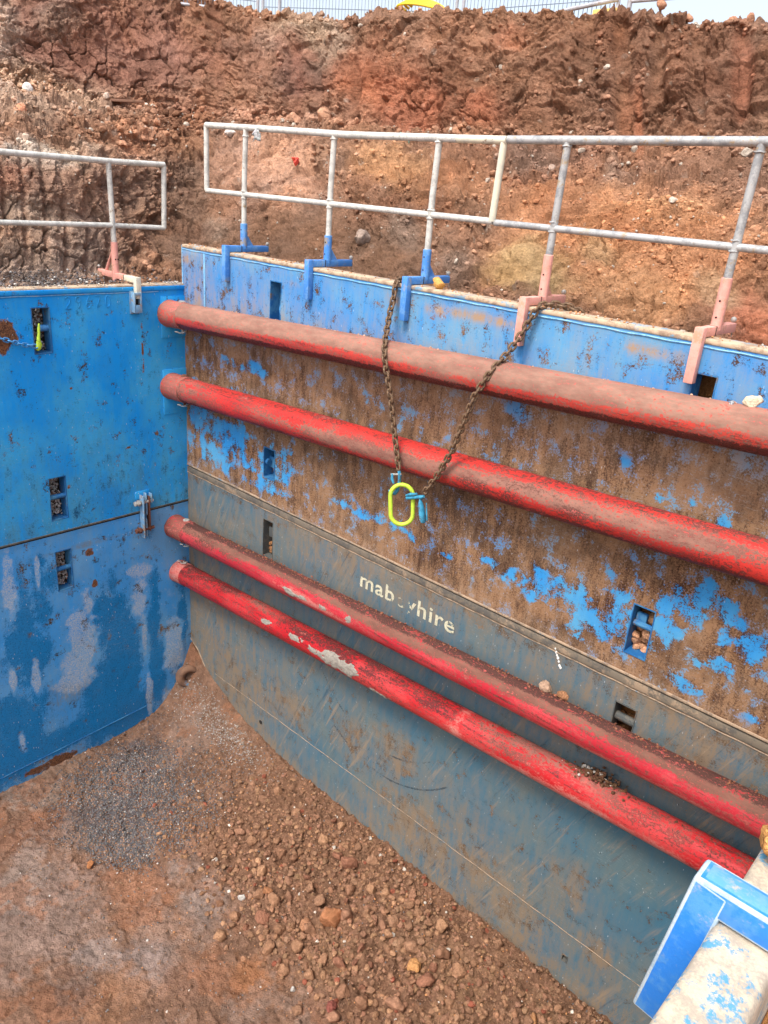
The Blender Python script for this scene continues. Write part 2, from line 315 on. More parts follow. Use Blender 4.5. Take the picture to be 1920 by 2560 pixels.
BANK = [[[-0.38,-2.332,-0.465],[-0.714,-2.151,0.061],[-0.999,-1.994,0.534],[-1.665,-1.747,0.787],[-2.994,-1.262,1.256],[-3.273,-1.113,1.678],[-3.644,-0.896,2.377]],[[-0.379,-2.231,-0.462],[-0.712,-2.049,0.064],[-0.995,-1.89,0.542],[-1.659,-1.636,0.796],[-2.982,-1.136,1.27],[-3.261,-0.985,1.694],[-3.63,-0.767,2.395]],[[-0.378,-2.129,-0.459],[-0.709,-1.945,0.066],[-0.992,-1.783,0.55],[-1.652,-1.523,0.806],[-2.97,-1.008,1.285],[-3.248,-0.855,1.71],[-3.615,-0.635,2.413]],[[-0.377,-2.024,-0.456],[-0.707,-1.838,0.069],[-0.988,-1.675,0.559],[-1.646,-1.407,0.815],[-2.957,-0.877,1.3],[-3.234,-0.723,1.726],[-3.599,-0.502,2.432]],[[-0.376,-1.917,-0.453],[-0.704,-1.73,0.072],[-0.984,-1.564,0.567],[-1.639,-1.289,0.825],[-2.944,-0.744,1.316],[-3.219,-0.588,1.743],[-3.583,-0.365,2.45]],[[-0.375,-1.807,-0.45],[-0.701,-1.618,0.075],[-0.98,-1.451,0.576],[-1.631,-1.169,0.835],[-2.93,-0.608,1.331],[-3.204,-0.451,1.76],[-3.566,-0.227,2.469]],[[-0.373,-1.695,-0.447],[-0.698,-1.504,0.079],[-0.975,-1.335,0.585],[-1.623,-1.046,0.845],[-2.916,-0.47,1.347],[-3.188,-0.312,1.777],[-3.549,-0.086,2.489]],[[-0.372,-1.58,-0.444],[-0.695,-1.388,0.082],[-0.971,-1.217,0.595],[-1.615,-0.92,0.855],[-2.901,-0.329,1.363],[-3.172,-0.169,1.795],[-3.531,0.058,2.508]],[[-0.371,-1.463,-0.449],[-0.685,-1.274,0.066],[-0.959,-1.101,0.589],[-1.593,-0.799,0.857],[-2.872,-0.195,1.348],[-3.141,-0.031,1.804],[-3.498,0.198,2.526]],[[-0.369,-1.343,-0.456],[-0.674,-1.157,0.046],[-0.946,-0.983,0.581],[-1.568,-0.676,0.857],[-2.84,-0.06,1.327],[-3.107,0.108,1.812],[-3.462,0.339,2.543]],[[-0.368,-1.221,-0.463],[-0.663,-1.038,0.025],[-0.933,-0.862,0.573],[-1.544,-0.551,0.857],[-2.807,0.079,1.305],[-3.073,0.25,1.82],[-3.426,0.483,2.56]],[[-0.366,-1.095,-0.47],[-0.651,-0.916,0.004],[-0.92,-0.738,0.565],[-1.519,-0.424,0.858],[-2.774,0.22,1.283],[-3.038,0.394,1.829],[-3.389,0.629,2.578]],[[-0.365,-0.966,-0.477],[-0.64,-0.791,-0.017],[-0.907,-0.611,0.556],[-1.493,-0.293,0.858],[-2.741,0.364,1.26],[-3.003,0.541,1.837],[-3.352,0.777,2.596]],[[-0.368,-0.83,-0.481],[-0.643,-0.654,-0.034],[-0.914,-0.47,0.55],[-1.492,-0.147,0.863],[-2.711,0.513,1.242],[-2.971,0.693,1.846],[-3.318,0.93,2.615]],[[-0.398,-0.676,-0.467],[-0.736,-0.463,-0.019],[-1.043,-0.259,0.559],[-1.636,0.082,0.896],[-2.704,0.68,1.25],[-2.963,0.861,1.854],[-3.307,1.099,2.639]],[[-0.428,-0.516,-0.452],[-0.827,-0.266,-0.003],[-1.17,-0.041,0.568],[-1.777,0.319,0.93],[-2.697,0.852,1.258],[-2.954,1.032,1.863],[-3.296,1.271,2.664]],[[-0.457,-0.352,-0.436],[-0.916,-0.063,0.015],[-1.294,0.185,0.578],[-1.915,0.564,0.966],[-2.688,1.027,1.266],[-2.944,1.207,1.872],[-3.283,1.447,2.686]],[[-0.486,-0.184,-0.419],[-1.003,0.147,0.033],[-1.415,0.419,0.588],[-2.049,0.817,1.003],[-2.679,1.205,1.274],[-2.933,1.386,1.881],[-3.27,1.626,2.701]],[[-0.513,-0.01,-0.402],[-1.088,0.363,0.054],[-1.534,0.66,0.6],[-2.181,1.078,1.042],[-2.669,1.388,1.283],[-2.92,1.569,1.891],[-3.255,1.809,2.716]],[[-0.54,0.168,-0.383],[-1.171,0.586,0.075],[-1.649,0.909,0.611],[-2.309,1.346,1.083],[-2.657,1.576,1.291],[-2.907,1.756,1.9],[-3.24,1.996,2.731]],[[-0.568,0.353,-0.364],[-1.236,0.806,0.098],[-1.741,1.153,0.629],[-2.402,1.602,1.118],[-2.652,1.772,1.302],[-2.9,1.952,1.913],[-3.23,2.192,2.748]],[[-0.464,0.453,-0.327],[-1.112,0.904,0.129],[-1.618,1.259,0.66],[-2.245,1.696,1.124],[-2.489,1.866,1.305],[-2.724,2.038,1.911],[-3.038,2.267,2.71]],[[-0.264,0.486,-0.278],[-0.911,0.947,0.164],[-1.435,1.323,0.69],[-2.042,1.756,1.128],[-2.285,1.93,1.305],[-2.523,2.104,1.904],[-2.841,2.337,2.651]],[[-0.073,0.52,-0.23],[-0.718,0.991,0.198],[-1.259,1.388,0.72],[-1.846,1.817,1.132],[-2.087,1.994,1.305],[-2.328,2.172,1.898],[-2.649,2.408,2.605]],[[0.11,0.555,-0.184],[-0.531,1.037,0.232],[-1.089,1.454,0.75],[-1.655,1.879,1.136],[-1.895,2.06,1.305],[-2.138,2.24,1.893],[-2.462,2.48,2.576]],[[0.311,0.571,-0.179],[-0.327,1.063,0.234],[-0.9,1.504,0.759],[-1.458,1.933,1.14],[-1.697,2.117,1.299],[-1.942,2.3,1.878],[-2.267,2.544,2.536]],[[0.516,0.581,-0.19],[-0.118,1.083,0.223],[-0.708,1.546,0.76],[-1.262,1.984,1.145],[-1.499,2.171,1.29],[-1.745,2.357,1.861],[-2.071,2.605,2.495]],[[0.715,0.59,-0.201],[0.084,1.102,0.213],[-0.521,1.589,0.761],[-1.071,2.035,1.149],[-1.306,2.226,1.282],[-1.553,2.414,1.844],[-1.879,2.666,2.461]],[[0.907,0.599,-0.211],[0.281,1.121,0.203],[-0.339,1.632,0.762],[-0.885,2.086,1.154],[-1.117,2.281,1.275],[-1.366,2.472,1.827],[-1.692,2.727,2.45]],[[1.101,0.601,-0.216],[0.48,1.133,0.197],[-0.147,1.662,0.758],[-0.696,2.131,1.157],[-0.925,2.329,1.265],[-1.174,2.523,1.81],[-1.501,2.781,2.439]],[[1.299,0.594,-0.215],[0.682,1.136,0.197],[0.06,1.674,0.75],[-0.502,2.167,1.156],[-0.727,2.369,1.255],[-0.977,2.565,1.792],[-1.304,2.827,2.427]],[[1.491,0.586,-0.214],[0.88,1.138,0.198],[0.263,1.686,0.741],[-0.311,2.202,1.156],[-0.534,2.407,1.244],[-0.784,2.607,1.774],[-1.112,2.872,2.418]],[[1.677,0.578,-0.213],[1.072,1.139,0.198],[0.46,1.696,0.733],[-0.125,2.237,1.156],[-0.344,2.446,1.234],[-0.594,2.648,1.756],[-0.923,2.917,2.414]],[[1.857,0.569,-0.212],[1.261,1.137,0.197],[0.656,1.702,0.723],[0.057,2.272,1.155],[-0.157,2.482,1.225],[-0.406,2.687,1.741],[-0.736,2.959,2.41]],[[2.029,0.564,-0.208],[1.465,1.115,0.185],[0.866,1.69,0.7],[0.235,2.305,1.152],[0.036,2.507,1.223],[-0.213,2.714,1.741],[-0.542,2.989,2.403]],[[2.195,0.558,-0.204],[1.663,1.092,0.173],[1.071,1.676,0.677],[0.41,2.339,1.149],[0.226,2.53,1.22],[-0.024,2.74,1.74],[-0.352,3.019,2.397]],[[2.357,0.551,-0.201],[1.856,1.067,0.162],[1.271,1.66,0.656],[0.581,2.372,1.147],[0.411,2.553,1.218],[0.162,2.765,1.739],[-0.165,3.048,2.39]],[[2.514,0.544,-0.197],[2.043,1.041,0.152],[1.466,1.643,0.635],[0.749,2.404,1.144],[0.593,2.575,1.216],[0.344,2.789,1.739],[0.018,3.075,2.384]],[[2.667,0.536,-0.194],[2.226,1.014,0.142],[1.657,1.624,0.614],[0.913,2.436,1.142],[0.771,2.595,1.214],[0.522,2.812,1.738],[0.193,3.101,2.415]],[[2.814,0.531,-0.191],[2.397,0.994,0.132],[1.838,1.61,0.597],[1.095,2.444,1.124],[0.946,2.615,1.21],[0.692,2.84,1.738],[0.36,3.131,2.456]],[[2.953,0.53,-0.188],[2.555,0.985,0.122],[2.009,1.602,0.584],[1.301,2.42,1.086],[1.118,2.633,1.202],[0.853,2.875,1.739],[0.519,3.168,2.475]],[[3.089,0.528,-0.186],[2.709,0.975,0.112],[2.175,1.593,0.571],[1.502,2.394,1.05],[1.287,2.651,1.195],[1.011,2.909,1.74],[0.679,3.205,2.468]],[[3.221,0.525,-0.183],[2.858,0.964,0.102],[2.338,1.583,0.559],[1.699,2.365,1.014],[1.453,2.668,1.188],[1.167,2.942,1.741],[0.836,3.241,2.459]],[[3.35,0.523,-0.181],[3.005,0.952,0.093],[2.497,1.571,0.546],[1.892,2.335,0.98],[1.615,2.683,1.181],[1.319,2.974,1.742],[0.992,3.277,2.447]],[[3.476,0.52,-0.178],[3.147,0.94,0.084],[2.653,1.559,0.535],[2.08,2.303,0.946],[1.775,2.697,1.174],[1.47,3.006,1.743],[1.145,3.312,2.436]],[[3.597,0.519,-0.178],[3.278,0.937,0.084],[2.805,1.545,0.523],[2.257,2.279,0.919],[1.932,2.711,1.168],[1.625,3.026,1.743],[1.301,3.335,2.433]],[[3.715,0.518,-0.178],[3.403,0.938,0.086],[2.953,1.53,0.512],[2.426,2.258,0.895],[2.085,2.723,1.163],[1.78,3.041,1.742],[1.457,3.353,2.434]],[[3.83,0.518,-0.179],[3.525,0.939,0.089],[3.098,1.515,0.502],[2.592,2.235,0.871],[2.236,2.734,1.158],[1.932,3.055,1.74],[1.61,3.37,2.435]],[[3.942,0.517,-0.179],[3.644,0.939,0.092],[3.24,1.498,0.491],[2.754,2.21,0.848],[2.384,2.744,1.154],[2.081,3.068,1.739],[1.766,3.387,2.405]],[[4.052,0.516,-0.179],[3.76,0.938,0.094],[3.378,1.48,0.481],[2.913,2.184,0.826],[2.529,2.753,1.149],[2.228,3.08,1.737],[1.921,3.402,2.371]],[[4.159,0.514,-0.18],[3.873,0.938,0.097],[3.513,1.461,0.472],[3.068,2.157,0.804],[2.672,2.761,1.144],[2.372,3.091,1.735],[2.07,3.417,2.351]],[[4.263,0.514,-0.18],[3.985,0.937,0.095],[3.636,1.457,0.467],[3.201,2.159,0.795],[2.811,2.767,1.142],[2.514,3.1,1.733],[2.215,3.429,2.341]],[[4.364,0.514,-0.18],[4.094,0.935,0.093],[3.756,1.452,0.462],[3.332,2.16,0.786],[2.948,2.773,1.14],[2.653,3.109,1.731],[2.354,3.44,2.352]],[[4.463,0.514,-0.181],[4.201,0.933,0.091],[3.874,1.447,0.458],[3.46,2.16,0.777],[3.082,2.778,1.138],[2.79,3.116,1.729],[2.5,3.451,2.313]],[[4.56,0.513,-0.181],[4.306,0.931,0.089],[3.989,1.44,0.453],[3.585,2.159,0.768],[3.214,2.782,1.136],[2.924,3.122,1.727],[2.64,3.461,2.295]],[[4.655,0.513,-0.181],[4.408,0.929,0.087],[4.101,1.433,0.449],[3.708,2.157,0.759],[3.343,2.784,1.134],[3.056,3.128,1.725],[2.777,3.469,2.28]],[[4.747,0.512,-0.182],[4.508,0.926,0.086],[4.211,1.426,0.445],[3.828,2.155,0.753],[3.47,2.786,1.133],[3.185,3.132,1.723],[2.91,3.477,2.272]],[[4.838,0.511,-0.185],[4.606,0.923,0.083],[4.318,1.42,0.443],[3.944,2.153,0.753],[3.594,2.789,1.131],[3.311,3.137,1.721],[3.045,3.485,2.245]],[[4.927,0.51,-0.187],[4.702,0.921,0.081],[4.422,1.413,0.44],[4.057,2.151,0.753],[3.715,2.79,1.13],[3.436,3.141,1.719],[3.175,3.491,2.228]],[[5.015,0.509,-0.19],[4.795,0.917,0.079],[4.524,1.405,0.437],[4.168,2.147,0.753],[3.835,2.79,1.128],[3.558,3.144,1.716],[3.301,3.497,2.223]],[[5.1,0.508,-0.192],[4.887,0.914,0.077],[4.624,1.397,0.435],[4.277,2.143,0.753],[3.952,2.79,1.127],[3.677,3.146,1.714],[3.424,3.501,2.219]],[[5.183,0.507,-0.194],[4.977,0.91,0.075],[4.722,1.388,0.432],[4.384,2.138,0.753],[4.066,2.789,1.125],[3.795,3.147,1.711],[3.55,3.505,2.193]],[[5.265,0.506,-0.196],[5.064,0.906,0.073],[4.818,1.379,0.43],[4.488,2.133,0.753],[4.179,2.787,1.124],[3.91,3.147,1.709],[3.674,3.508,2.166]],[[5.345,0.503,-0.197],[5.147,0.909,0.074],[4.906,1.384,0.43],[4.586,2.142,0.754],[4.285,2.799,1.122],[4.019,3.161,1.708],[3.788,3.525,2.157]],[[5.423,0.501,-0.198],[5.229,0.912,0.075],[4.993,1.389,0.43],[4.681,2.15,0.756],[4.389,2.811,1.121],[4.125,3.175,1.708],[3.9,3.54,2.147]],[[5.499,0.499,-0.199],[5.308,0.915,0.075],[5.078,1.394,0.429],[4.775,2.158,0.758],[4.491,2.822,1.12],[4.23,3.188,1.707],[4.011,3.556,2.137]],[[5.574,0.496,-0.2],[5.387,0.918,0.076],[5.162,1.399,0.429],[4.867,2.166,0.759],[4.592,2.832,1.118],[4.333,3.2,1.707],[4.119,3.57,2.127]],[[5.648,0.494,-0.201],[5.463,0.921,0.077],[5.244,1.403,0.429],[4.958,2.173,0.76],[4.691,2.842,1.117],[4.434,3.211,1.706],[4.227,3.584,2.118]],[[5.72,0.491,-0.201],[5.539,0.923,0.077],[5.325,1.407,0.429],[5.047,2.18,0.762],[4.788,2.851,1.116],[4.534,3.222,1.706],[4.332,3.597,2.108]],[[5.79,0.488,-0.202],[5.613,0.925,0.078],[5.404,1.411,0.429],[5.135,2.186,0.763],[4.884,2.86,1.114],[4.633,3.233,1.705],[4.436,3.609,2.099]],[[5.859,0.485,-0.203],[5.685,0.927,0.079],[5.482,1.414,0.428],[5.221,2.192,0.765],[4.978,2.868,1.113],[4.729,3.243,1.704],[4.539,3.62,2.089]]]
BZ = [(14.29,5.035,9.43,0.96,(152,104,88),1,0.1),(5.43,5.216,2.57,1.151,(205,175,155),1,0.5),(11.14,5.307,1.71,0.228,(140,125,112),0.8,0.7),(11.71,5.318,2.0,0.344,(120,90,76),0.6,0.8),(29.43,5.527,3.14,0.428,(178,160,142),0.9,0.8),(25.43,5.109,1.71,0.815,(140,100,82),0.6,0.3),(28.29,5.136,1.14,0.451,(135,70,60),0.5,0.5),(28.86,4.61,1.71,0.552,(112,84,74),0.8,0.7),(35.71,4.528,4.86,1.013,(172,100,70),1,0.15),(40.0,5.383,5.71,0.446,(160,118,95),0.8,0.7),(43.71,5.508,1.71,0.254,(175,115,88),1,0.1),(41.71,4.507,2.57,0.493,(178,108,78),1,0.2),(32.86,4.18,1.71,0.867,(175,105,72),0.8,0.2),(52.86,5.125,11.43,0.941,(126,90,70),1,0.9),(52.0,4.407,0.63,0.497,(150,90,58),1,0.0),(52.86,4.235,0.46,0.62,(165,98,64),1,0.0),(49.71,5.847,0.57,0.228,(135,100,78),0.8,0.1),(58.0,5.0,3.71,0.817,(132,90,68),0.7,0.8),(60.29,5.14,0.71,0.701,(170,98,66),0.7,0.2),(10.0,3.837,6.86,0.643,(190,158,134),1,1),(21.43,4.0,7.43,0.486,(166,120,96),1,0.6),(32.0,3.907,3.43,0.652,(160,122,100),0.8,1),(10.86,1.637,8.57,1.008,(128,106,92),1,0.6),(10.86,2.362,3.43,0.412,(172,158,142),0.9,0.7),(8.29,1.79,1.43,0.267,(130,82,66),0.7,0.8),(13.43,1.76,4.57,0.415,(120,88,72),0.6,0.6),(8.86,1.196,3.14,0.246,(140,128,118),0.6,0.3),(10.0,0.541,7.43,0.393,(132,114,102),1,0.3),(16.86,2.803,2.57,0.479,(182,130,100),0.8,0.8),(22.0,0.6,4.29,0.769,(104,86,74),1,0.25),(20.57,1.587,1.71,0.985,(112,94,82),0.9,0.3),(22.71,0.813,1.0,0.281,(135,124,115),0.8,0.3),(24.29,2.118,2.57,0.604,(172,130,106),1,0.6),(27.71,1.918,3.71,1.063,(196,150,124),1,0.4),(24.86,1.181,2.86,0.386,(150,112,90),0.8,0.4),(30.86,2.108,1.71,0.605,(150,118,96),0.8,1),(32.86,0.643,7.43,0.8,(106,84,68),1,0.3),(28.86,0.628,3.43,0.671,(112,86,68),0.8,0.3),(36.0,1.25,1.43,0.303,(128,112,100),0.9,0.5),(35.71,2.283,3.71,0.542,(184,134,88),1,0.6),(40.86,2.27,2.57,0.931,(160,112,78),0.7,0.8),(39.71,0.918,1.71,0.451,(122,106,94),0.9,0.6),(47.14,3.065,8.57,1.0,(132,94,74),0.9,1),(45.14,2.979,2.29,0.704,(135,112,98),0.7,1),(51.43,2.977,1.14,0.572,(150,138,128),0.5,1),(52.86,1.627,12.0,1.157,(196,136,90),1,0.45),(45.14,1.024,3.71,0.529,(172,146,98),1,0.05),(50.0,1.517,1.71,0.276,(165,140,100),0.7,0.1),(51.71,0.806,3.71,0.455,(190,142,98),0.8,0.2),(54.57,2.309,2.86,0.356,(205,150,100),0.7,0.8),(60.86,0.73,3.14,0.695,(186,108,74),1,0.1),(58.57,1.182,1.71,0.265,(190,160,120),0.6,0.1),(60.29,3.682,2.57,0.887,(128,98,82),0.7,1),(41.43,1.677,1.71,0.323,(110,88,72),0.7,1)]
FL = [(0.637,-1.67,0.489,0.282),(0.444,-1.914,0.393,0.196),(0.251,-1.625,0.2,0.29),(1.213,-1.837,0.411,0.205),(1.548,-1.83,0.161,0.155),(2.339,-1.865,0.177,0.058),(2.536,-1.897,0.212,0.041),(2.979,-1.875,0.217,0.078),(2.778,-1.905,0.126,0.048),(0.925,-1.289,0.28,0.11),(1.191,-0.964,0.393,0.05),(3.865,-1.826,0.177,0.043),(4.096,-1.868,0.205,0.084),(4.288,-1.743,0.106,0.06),(4.544,-1.833,0.249,0.165),(4.801,-1.896,0.156,0.193),(4.665,-2.086,0.131,0.101),(4.956,-1.689,0.176,0.185),(5.189,-1.752,0.124,0.272),(5.349,-1.549,0.182,0.173),(5.532,-1.499,0.196,0.196),(5.684,-1.678,0.19,0.14),(5.415,-2.079,0.173,0.067),(5.547,-1.843,0.15,0.117),(5.831,-2.101,0.082,0.044),(4.736,-0.808,0.052,0.034),(4.984,-0.972,0.039,0.039),(5.182,-0.937,0.031,0.027),(4.861,-1.173,0.052,0.029),(3.931,-0.671,0.125,0.077),(1.49,-2.029,0.164,0.068),(0.784,-1.403,0.144,0.068),(1.767,-2.353,0.095,0.046),(3.466,-1.935,0.087,0.037),(4.268,-1.952,0.05,0.034),(5.617,-1.106,0.069,0.078),(5.387,-1.018,0.049,0.053)]
TD = [(1.724,-4.283,0.423,0.222),(4.192,-4.649,0.261,0.281),(4.536,-4.73,0.241,0.228),(3.517,-4.633,0.353,0.298),(2.653,-4.184,0.235,0.256),(3.163,-3.977,0.262,0.288),(5.008,-4.04,0.137,0.243),(4.071,-5.184,0.276,0.15),(4.686,-5.075,0.317,0.14),(0.797,-4.554,0.503,0.366),(5.338,-4.52,0.129,0.165),(5.134,-2.677,0.181,0.136),(5.592,-2.58,0.131,0.191),(4.509,-2.645,0.142,0.109),(1.255,-3.466,0.221,0.214)]
WET = [(-1.848,-3.198,0.125,0.334),(-1.657,-3.266,0.121,0.44),(-1.526,-3.06,0.088,0.194),(-1.812,-3.72,0.215,0.452),(-1.041,-3.647,0.15,0.428),(-0.86,-4.112,0.211,0.792),(-0.464,-3.978,0.079,0.925),(-0.443,-3.47,0.066,0.332),(-0.111,-3.993,0.06,0.357),(-1.98,-4.506,0.259,0.478),(-1.162,-4.683,0.205,0.522),(-0.796,-4.985,0.222,0.367),(-1.587,-4.884,0.477,0.142),(-0.423,-4.414,0.104,0.361),(-2.116,-4.944,0.258,0.218),(-0.918,-3.312,0.07,0.157)]
PALE = [(-1.304,-3.819,0.153,0.371),(-1.377,-4.12,0.191,0.325),(-1.198,-3.376,0.067,0.206),(-1.931,-2.975,0.056,0.324),(-1.776,-4.054,0.053,0.182),(-1.996,-4.008,0.038,0.177),(-1.66,-2.967,0.021,0.19),(-1.98,-4.732,0.052,0.163),(-0.614,-3.579,0.129,0.22),(-0.242,-4.367,0.119,0.365),(-0.296,-5.103,0.085,0.257),(-0.599,-3.253,0.16,0.08),(-0.558,-4.849,0.046,0.247),(-0.583,-4.108,0.033,0.231)]
LRUST = [(-1.734,-0.755,0.104,0.17),(-1.196,-1.241,0.021,0.021),(-0.35,-1.802,0.031,0.038),(-0.66,-1.892,0.059,0.024),(-0.466,-0.981,0.015,0.241),(-1.292,-2.163,0.026,0.045),(-1.115,-3.246,0.048,0.077),(-1.433,-3.04,0.045,0.146),(-1.138,-2.879,0.057,0.049),(-1.176,-5.29,0.315,0.085),(-1.659,-5.144,0.381,0.069),(-1.469,-2.929,0.035,0.039)]
LTAN = [(-0.13,-4.729,0.124,0.316),(-0.057,-4.319,0.061,0.184),(-1.451,-4.427,0.191,0.166),(-0.012,-2.395,0.08,0.156),(-1.083,-2.794,0.476,0.025),(-0.382,-4.933,0.119,0.126),(-0.734,-4.891,0.168,0.183)]
MISC = {'bankpts':{'stone_l':[-2.617,-0.148,1.363],'plank_a':[-2.07,0.489,1.265],'plank_b':[-1.897,0.785,1.209],'red':[-0.204,1.584,0.727],'teal':[0.73,2.245,1.119],'whiter':[-0.791,1.176,0.921]},'f1':[-2.453,2.787,2.685],'f2':[-2.224,3.068,2.723],'f3':[-0.182,3.705,2.693],'f4':[1.861,4.038,2.605],'f5':[1.937,4.081,2.608],'f5b':[1.946,4.086,2.555],'f6b':[3.38,4.203,2.428],'hoseA':[-0.722,3.076,2.549],'hoseB':[-0.581,3.212,2.581],'hoseC':[-0.418,3.364,2.566],'hoseD':[-0.303,3.468,2.491],'bar1':[1.346,3.961,2.563],'bar2':[1.851,4.032,2.577],'blk':[1.822,3.9,2.465],'mound':[-0.677,3.121,2.499],'r1':[2.367,3.97,2.459],'r2':[2.67,4.008,2.466],'r3':[3.171,4.012,2.348],'m1':[3.271,-0.34,-1.312],'m2':[3.374,-0.34,-1.623],'mc':[3.298,-0.34,-1.475],'h1a':[3.203,-0.34,-1.256],'h1b':[3.252,-0.34,-1.411],'h2a':[3.336,-0.34,-1.431],'h2b':[3.481,-0.34,-1.35],'h3a':[3.453,-0.34,-1.393],'h3b':[3.506,-0.34,-1.545],'topclod':[3.107,0.06,0.007],'bag':[0.975,0.12,0.977],'yh1':[0.05,-1.451,-0.668],'yh2':[0.05,-1.486,-0.857],'ch0':[0.05,-1.803,-0.735],'ch1':[0.05,-1.679,-0.777],'ch2':[0.05,-1.584,-0.815],'ch3':[0.05,-1.485,-0.843],'nclod':[6.498,-3.2,-0.33],'p1rock':[5.441,-0.17,-0.272],'p3a':[4.554,-0.15,-2.479],'p3b':[4.685,-0.15,-2.458],'p4heap':[5.148,-0.14,-2.981],'mortar':[[2.457,-0.24,-3.162],[2.879,-0.24,-3.352]]}
FB = [(0.956,-1.314,0.499,0.729,(88,86,90),1),(0.851,-1.8,0.261,0.313,(100,96,98),0.7),(-0.127,-1.703,0.328,0.301,(175,140,115),0.8),(1.751,-2.513,0.488,0.567,(168,138,122),1),(0.726,-2.283,0.292,0.359,(160,110,82),0.9),(2.055,-1.919,0.352,0.342,(180,122,86),0.9),(2.472,-1.544,0.237,0.335,(172,155,145),0.9),(2.029,-1.434,0.166,0.266,(170,152,142),0.8),(2.617,-2.214,0.216,0.329,(178,160,152),0.8),(1.181,-2.57,0.195,0.314,(176,160,148),0.7),(2.71,-2.507,0.276,0.228,(185,130,90),0.8),(3.321,-1.705,0.216,0.233,(186,118,66),0.9),(3.452,-1.338,0.149,0.204,(170,110,68),0.6),(3.049,-1.99,0.25,0.234,(170,124,98),0.8),(2.403,-2.72,0.242,0.236,(150,112,92),0.9),(1.93,-2.936,0.211,0.253,(165,135,118),0.8),(0.534,-1.585,0.227,0.205,(150,110,80),0.8),(0.265,-2.076,0.264,0.201,(182,158,140),0.8),(1.244,-0.799,0.421,0.543,(132,100,78),0.6),(1.981,-0.183,0.567,0.595,(138,98,70),0.9),(2.809,-0.435,0.651,0.385,(150,104,74),0.9),(0.647,0.114,0.317,0.509,(140,106,84),0.8),(2.453,-1.898,0.266,0.18,(182,132,100),0.7),(2.271,-2.461,0.18,0.212,(182,166,158),0.7)]
AX = [[0.263,0.279,0.0]]
# ---------------------------------------------------------------- excavation bank
def blobmix(P2, base, Z, warp, rub0, seed=0):
    col = np.tile(lin(base), (len(P2), 1)); rub = np.full(len(P2), rub0)
    for k, (u, s, ru, rs, c, st, rb) in enumerate(Z):
        q = ((P2[:, 0]-u)/ru)**2+((P2[:, 1]-s)/rs)**2
        wgt = st*sstep(1.35, .45, np.sqrt(q)+warp)
        col = col*(1-wgt[:, None])+lin(c)*wgt[:, None]; rub = rub*(1-wgt)+rb*wgt
    return col, rub
B = np.array(BANK)                      # [nu, 7, 3]
nu0 = len(B)
# extend sideways
L0 = B[:1]+(B[:1]-B[4:5])*np.linspace(2.2, .5, 3)[:, None, None]; R0 = B[-1:]+(B[-1:]-B[-4:-3])*np.array([1., 2.2, 4.])[:, None, None]
L0[:, :, 2] = B[0, :, 2]; R0[:, :, 2] = B[-1, :, 2]
Bx = np.concatenate([L0, B, R0]); ux = np.concatenate([[-9, -5.5, -2], np.arange(nu0), [nu0-1+4, nu0-1+9, nu0-1+16]])
NU = 1150
uu = np.concatenate([np.linspace(-9, -.01, 40), np.linspace(0, nu0-1, NU), np.linspace(nu0-.9, nu0+15, 50)])
C = np.zeros((len(uu), 7, 3))
for k in range(7):
    for a in range(3):
        src = Bx[:, k, a].copy()
        if k < 6:                       # ease kinks
            sm = np.convolve(np.pad(src, 3, 'edge'), [.08, .14, .18, .2, .18, .14, .08], 'valid'); src[3:-3] = sm[3:-3]
        C[:, k, a] = np.interp(uu, ux, src)
SB = np.concatenate([np.linspace(0, 3, 230, endpoint=False), np.linspace(3, 4, 60, endpoint=False), np.linspace(4, 6, 200)])
def prof(C, s):
    k = np.clip(np.floor(s).astype(int), 0, 5); f = s-k
    a = C[:, np.clip(k-1, 0, 6)]; b = C[:, k]; c = C[:, k+1]; d = C[:, np.clip(k+2, 0, 6)]
    f = f[None, :, None]; cr = b+.5*f*((c-a)+f*((2*a-5*b+4*c-d)+f*(3*(b-c)+d-a)))
    return cr*.55+(b+(c-b)*f)*.45
G = prof(C, SB)
outw = C[:, 6, :2]-C[:, 5, :2]; outw = C[:, 6, :2]-np.array([4.0, -2.0]); outw /= np.linalg.norm(outw, axis=1)[:, None]
# skirt below and plateau behind
sk = np.concatenate([G[:, :1]+np.array([0, 0, -1.6])-np.concatenate([outw*.2, np.zeros((len(uu), 1))], 1)[:, None]], 1)
pl = []
for r, z in ((.08, .012), (.18, .01), (.32, 0), (.5, -.02), (.75, -.03), (1.05, 0), (1.4, .02), (2.5, .0), (8, .0), (90, -.5)):
    pl.append(np.concatenate([C[:, 6, :2]+outw*r, (C[:, 6, 2:]*(1-min(1, r/3))+2.42*min(1, r/3))+z], 1))
G = np.concatenate([sk, G, np.stack(pl, 1)], 1)
SBX = np.concatenate([[-.6], SB, 6+np.array([.08, .18, .32, .5, .75, 1.05, 1.4, 2.5, 8, 90])*.3])
nU, nV = G.shape[:2]
P = G.reshape(-1, 3); UV = np.stack(np.meshgrid(uu, SBX, indexing='ij'), -1).reshape(-1, 2)
warp = fbm(P*1.6, 4, 3)*.55+fbm(P*7, 3, 31)*.25
colr, rub = blobmix(UV, (140, 104, 82), BZ, warp, .6)
zl_ = sstep(19, 14, UV[:, 0])*sstep(2.9, 2.4, UV[:, 1])
rub = np.clip(rub*(1-.45*zl_), 0, 1)
def normals(P, nU, nV):
    Q = P.reshape(nU, nV, 3); a = np.gradient(Q, axis=0); b = np.gradient(Q, axis=1); n = np.cross(a, b); n /= np.linalg.norm(n, axis=2)[..., None]+1e-9
    return n.reshape(-1, 3)
Nn = normals(P, nU, nV)
if Nn[(nU//2)*nV+200].dot(np.array([5, -4, .6])-P[(nU//2)*nV+200]) < 0: Nn = -Nn
edge = sstep(6.3, 5.9, UV[:, 1])
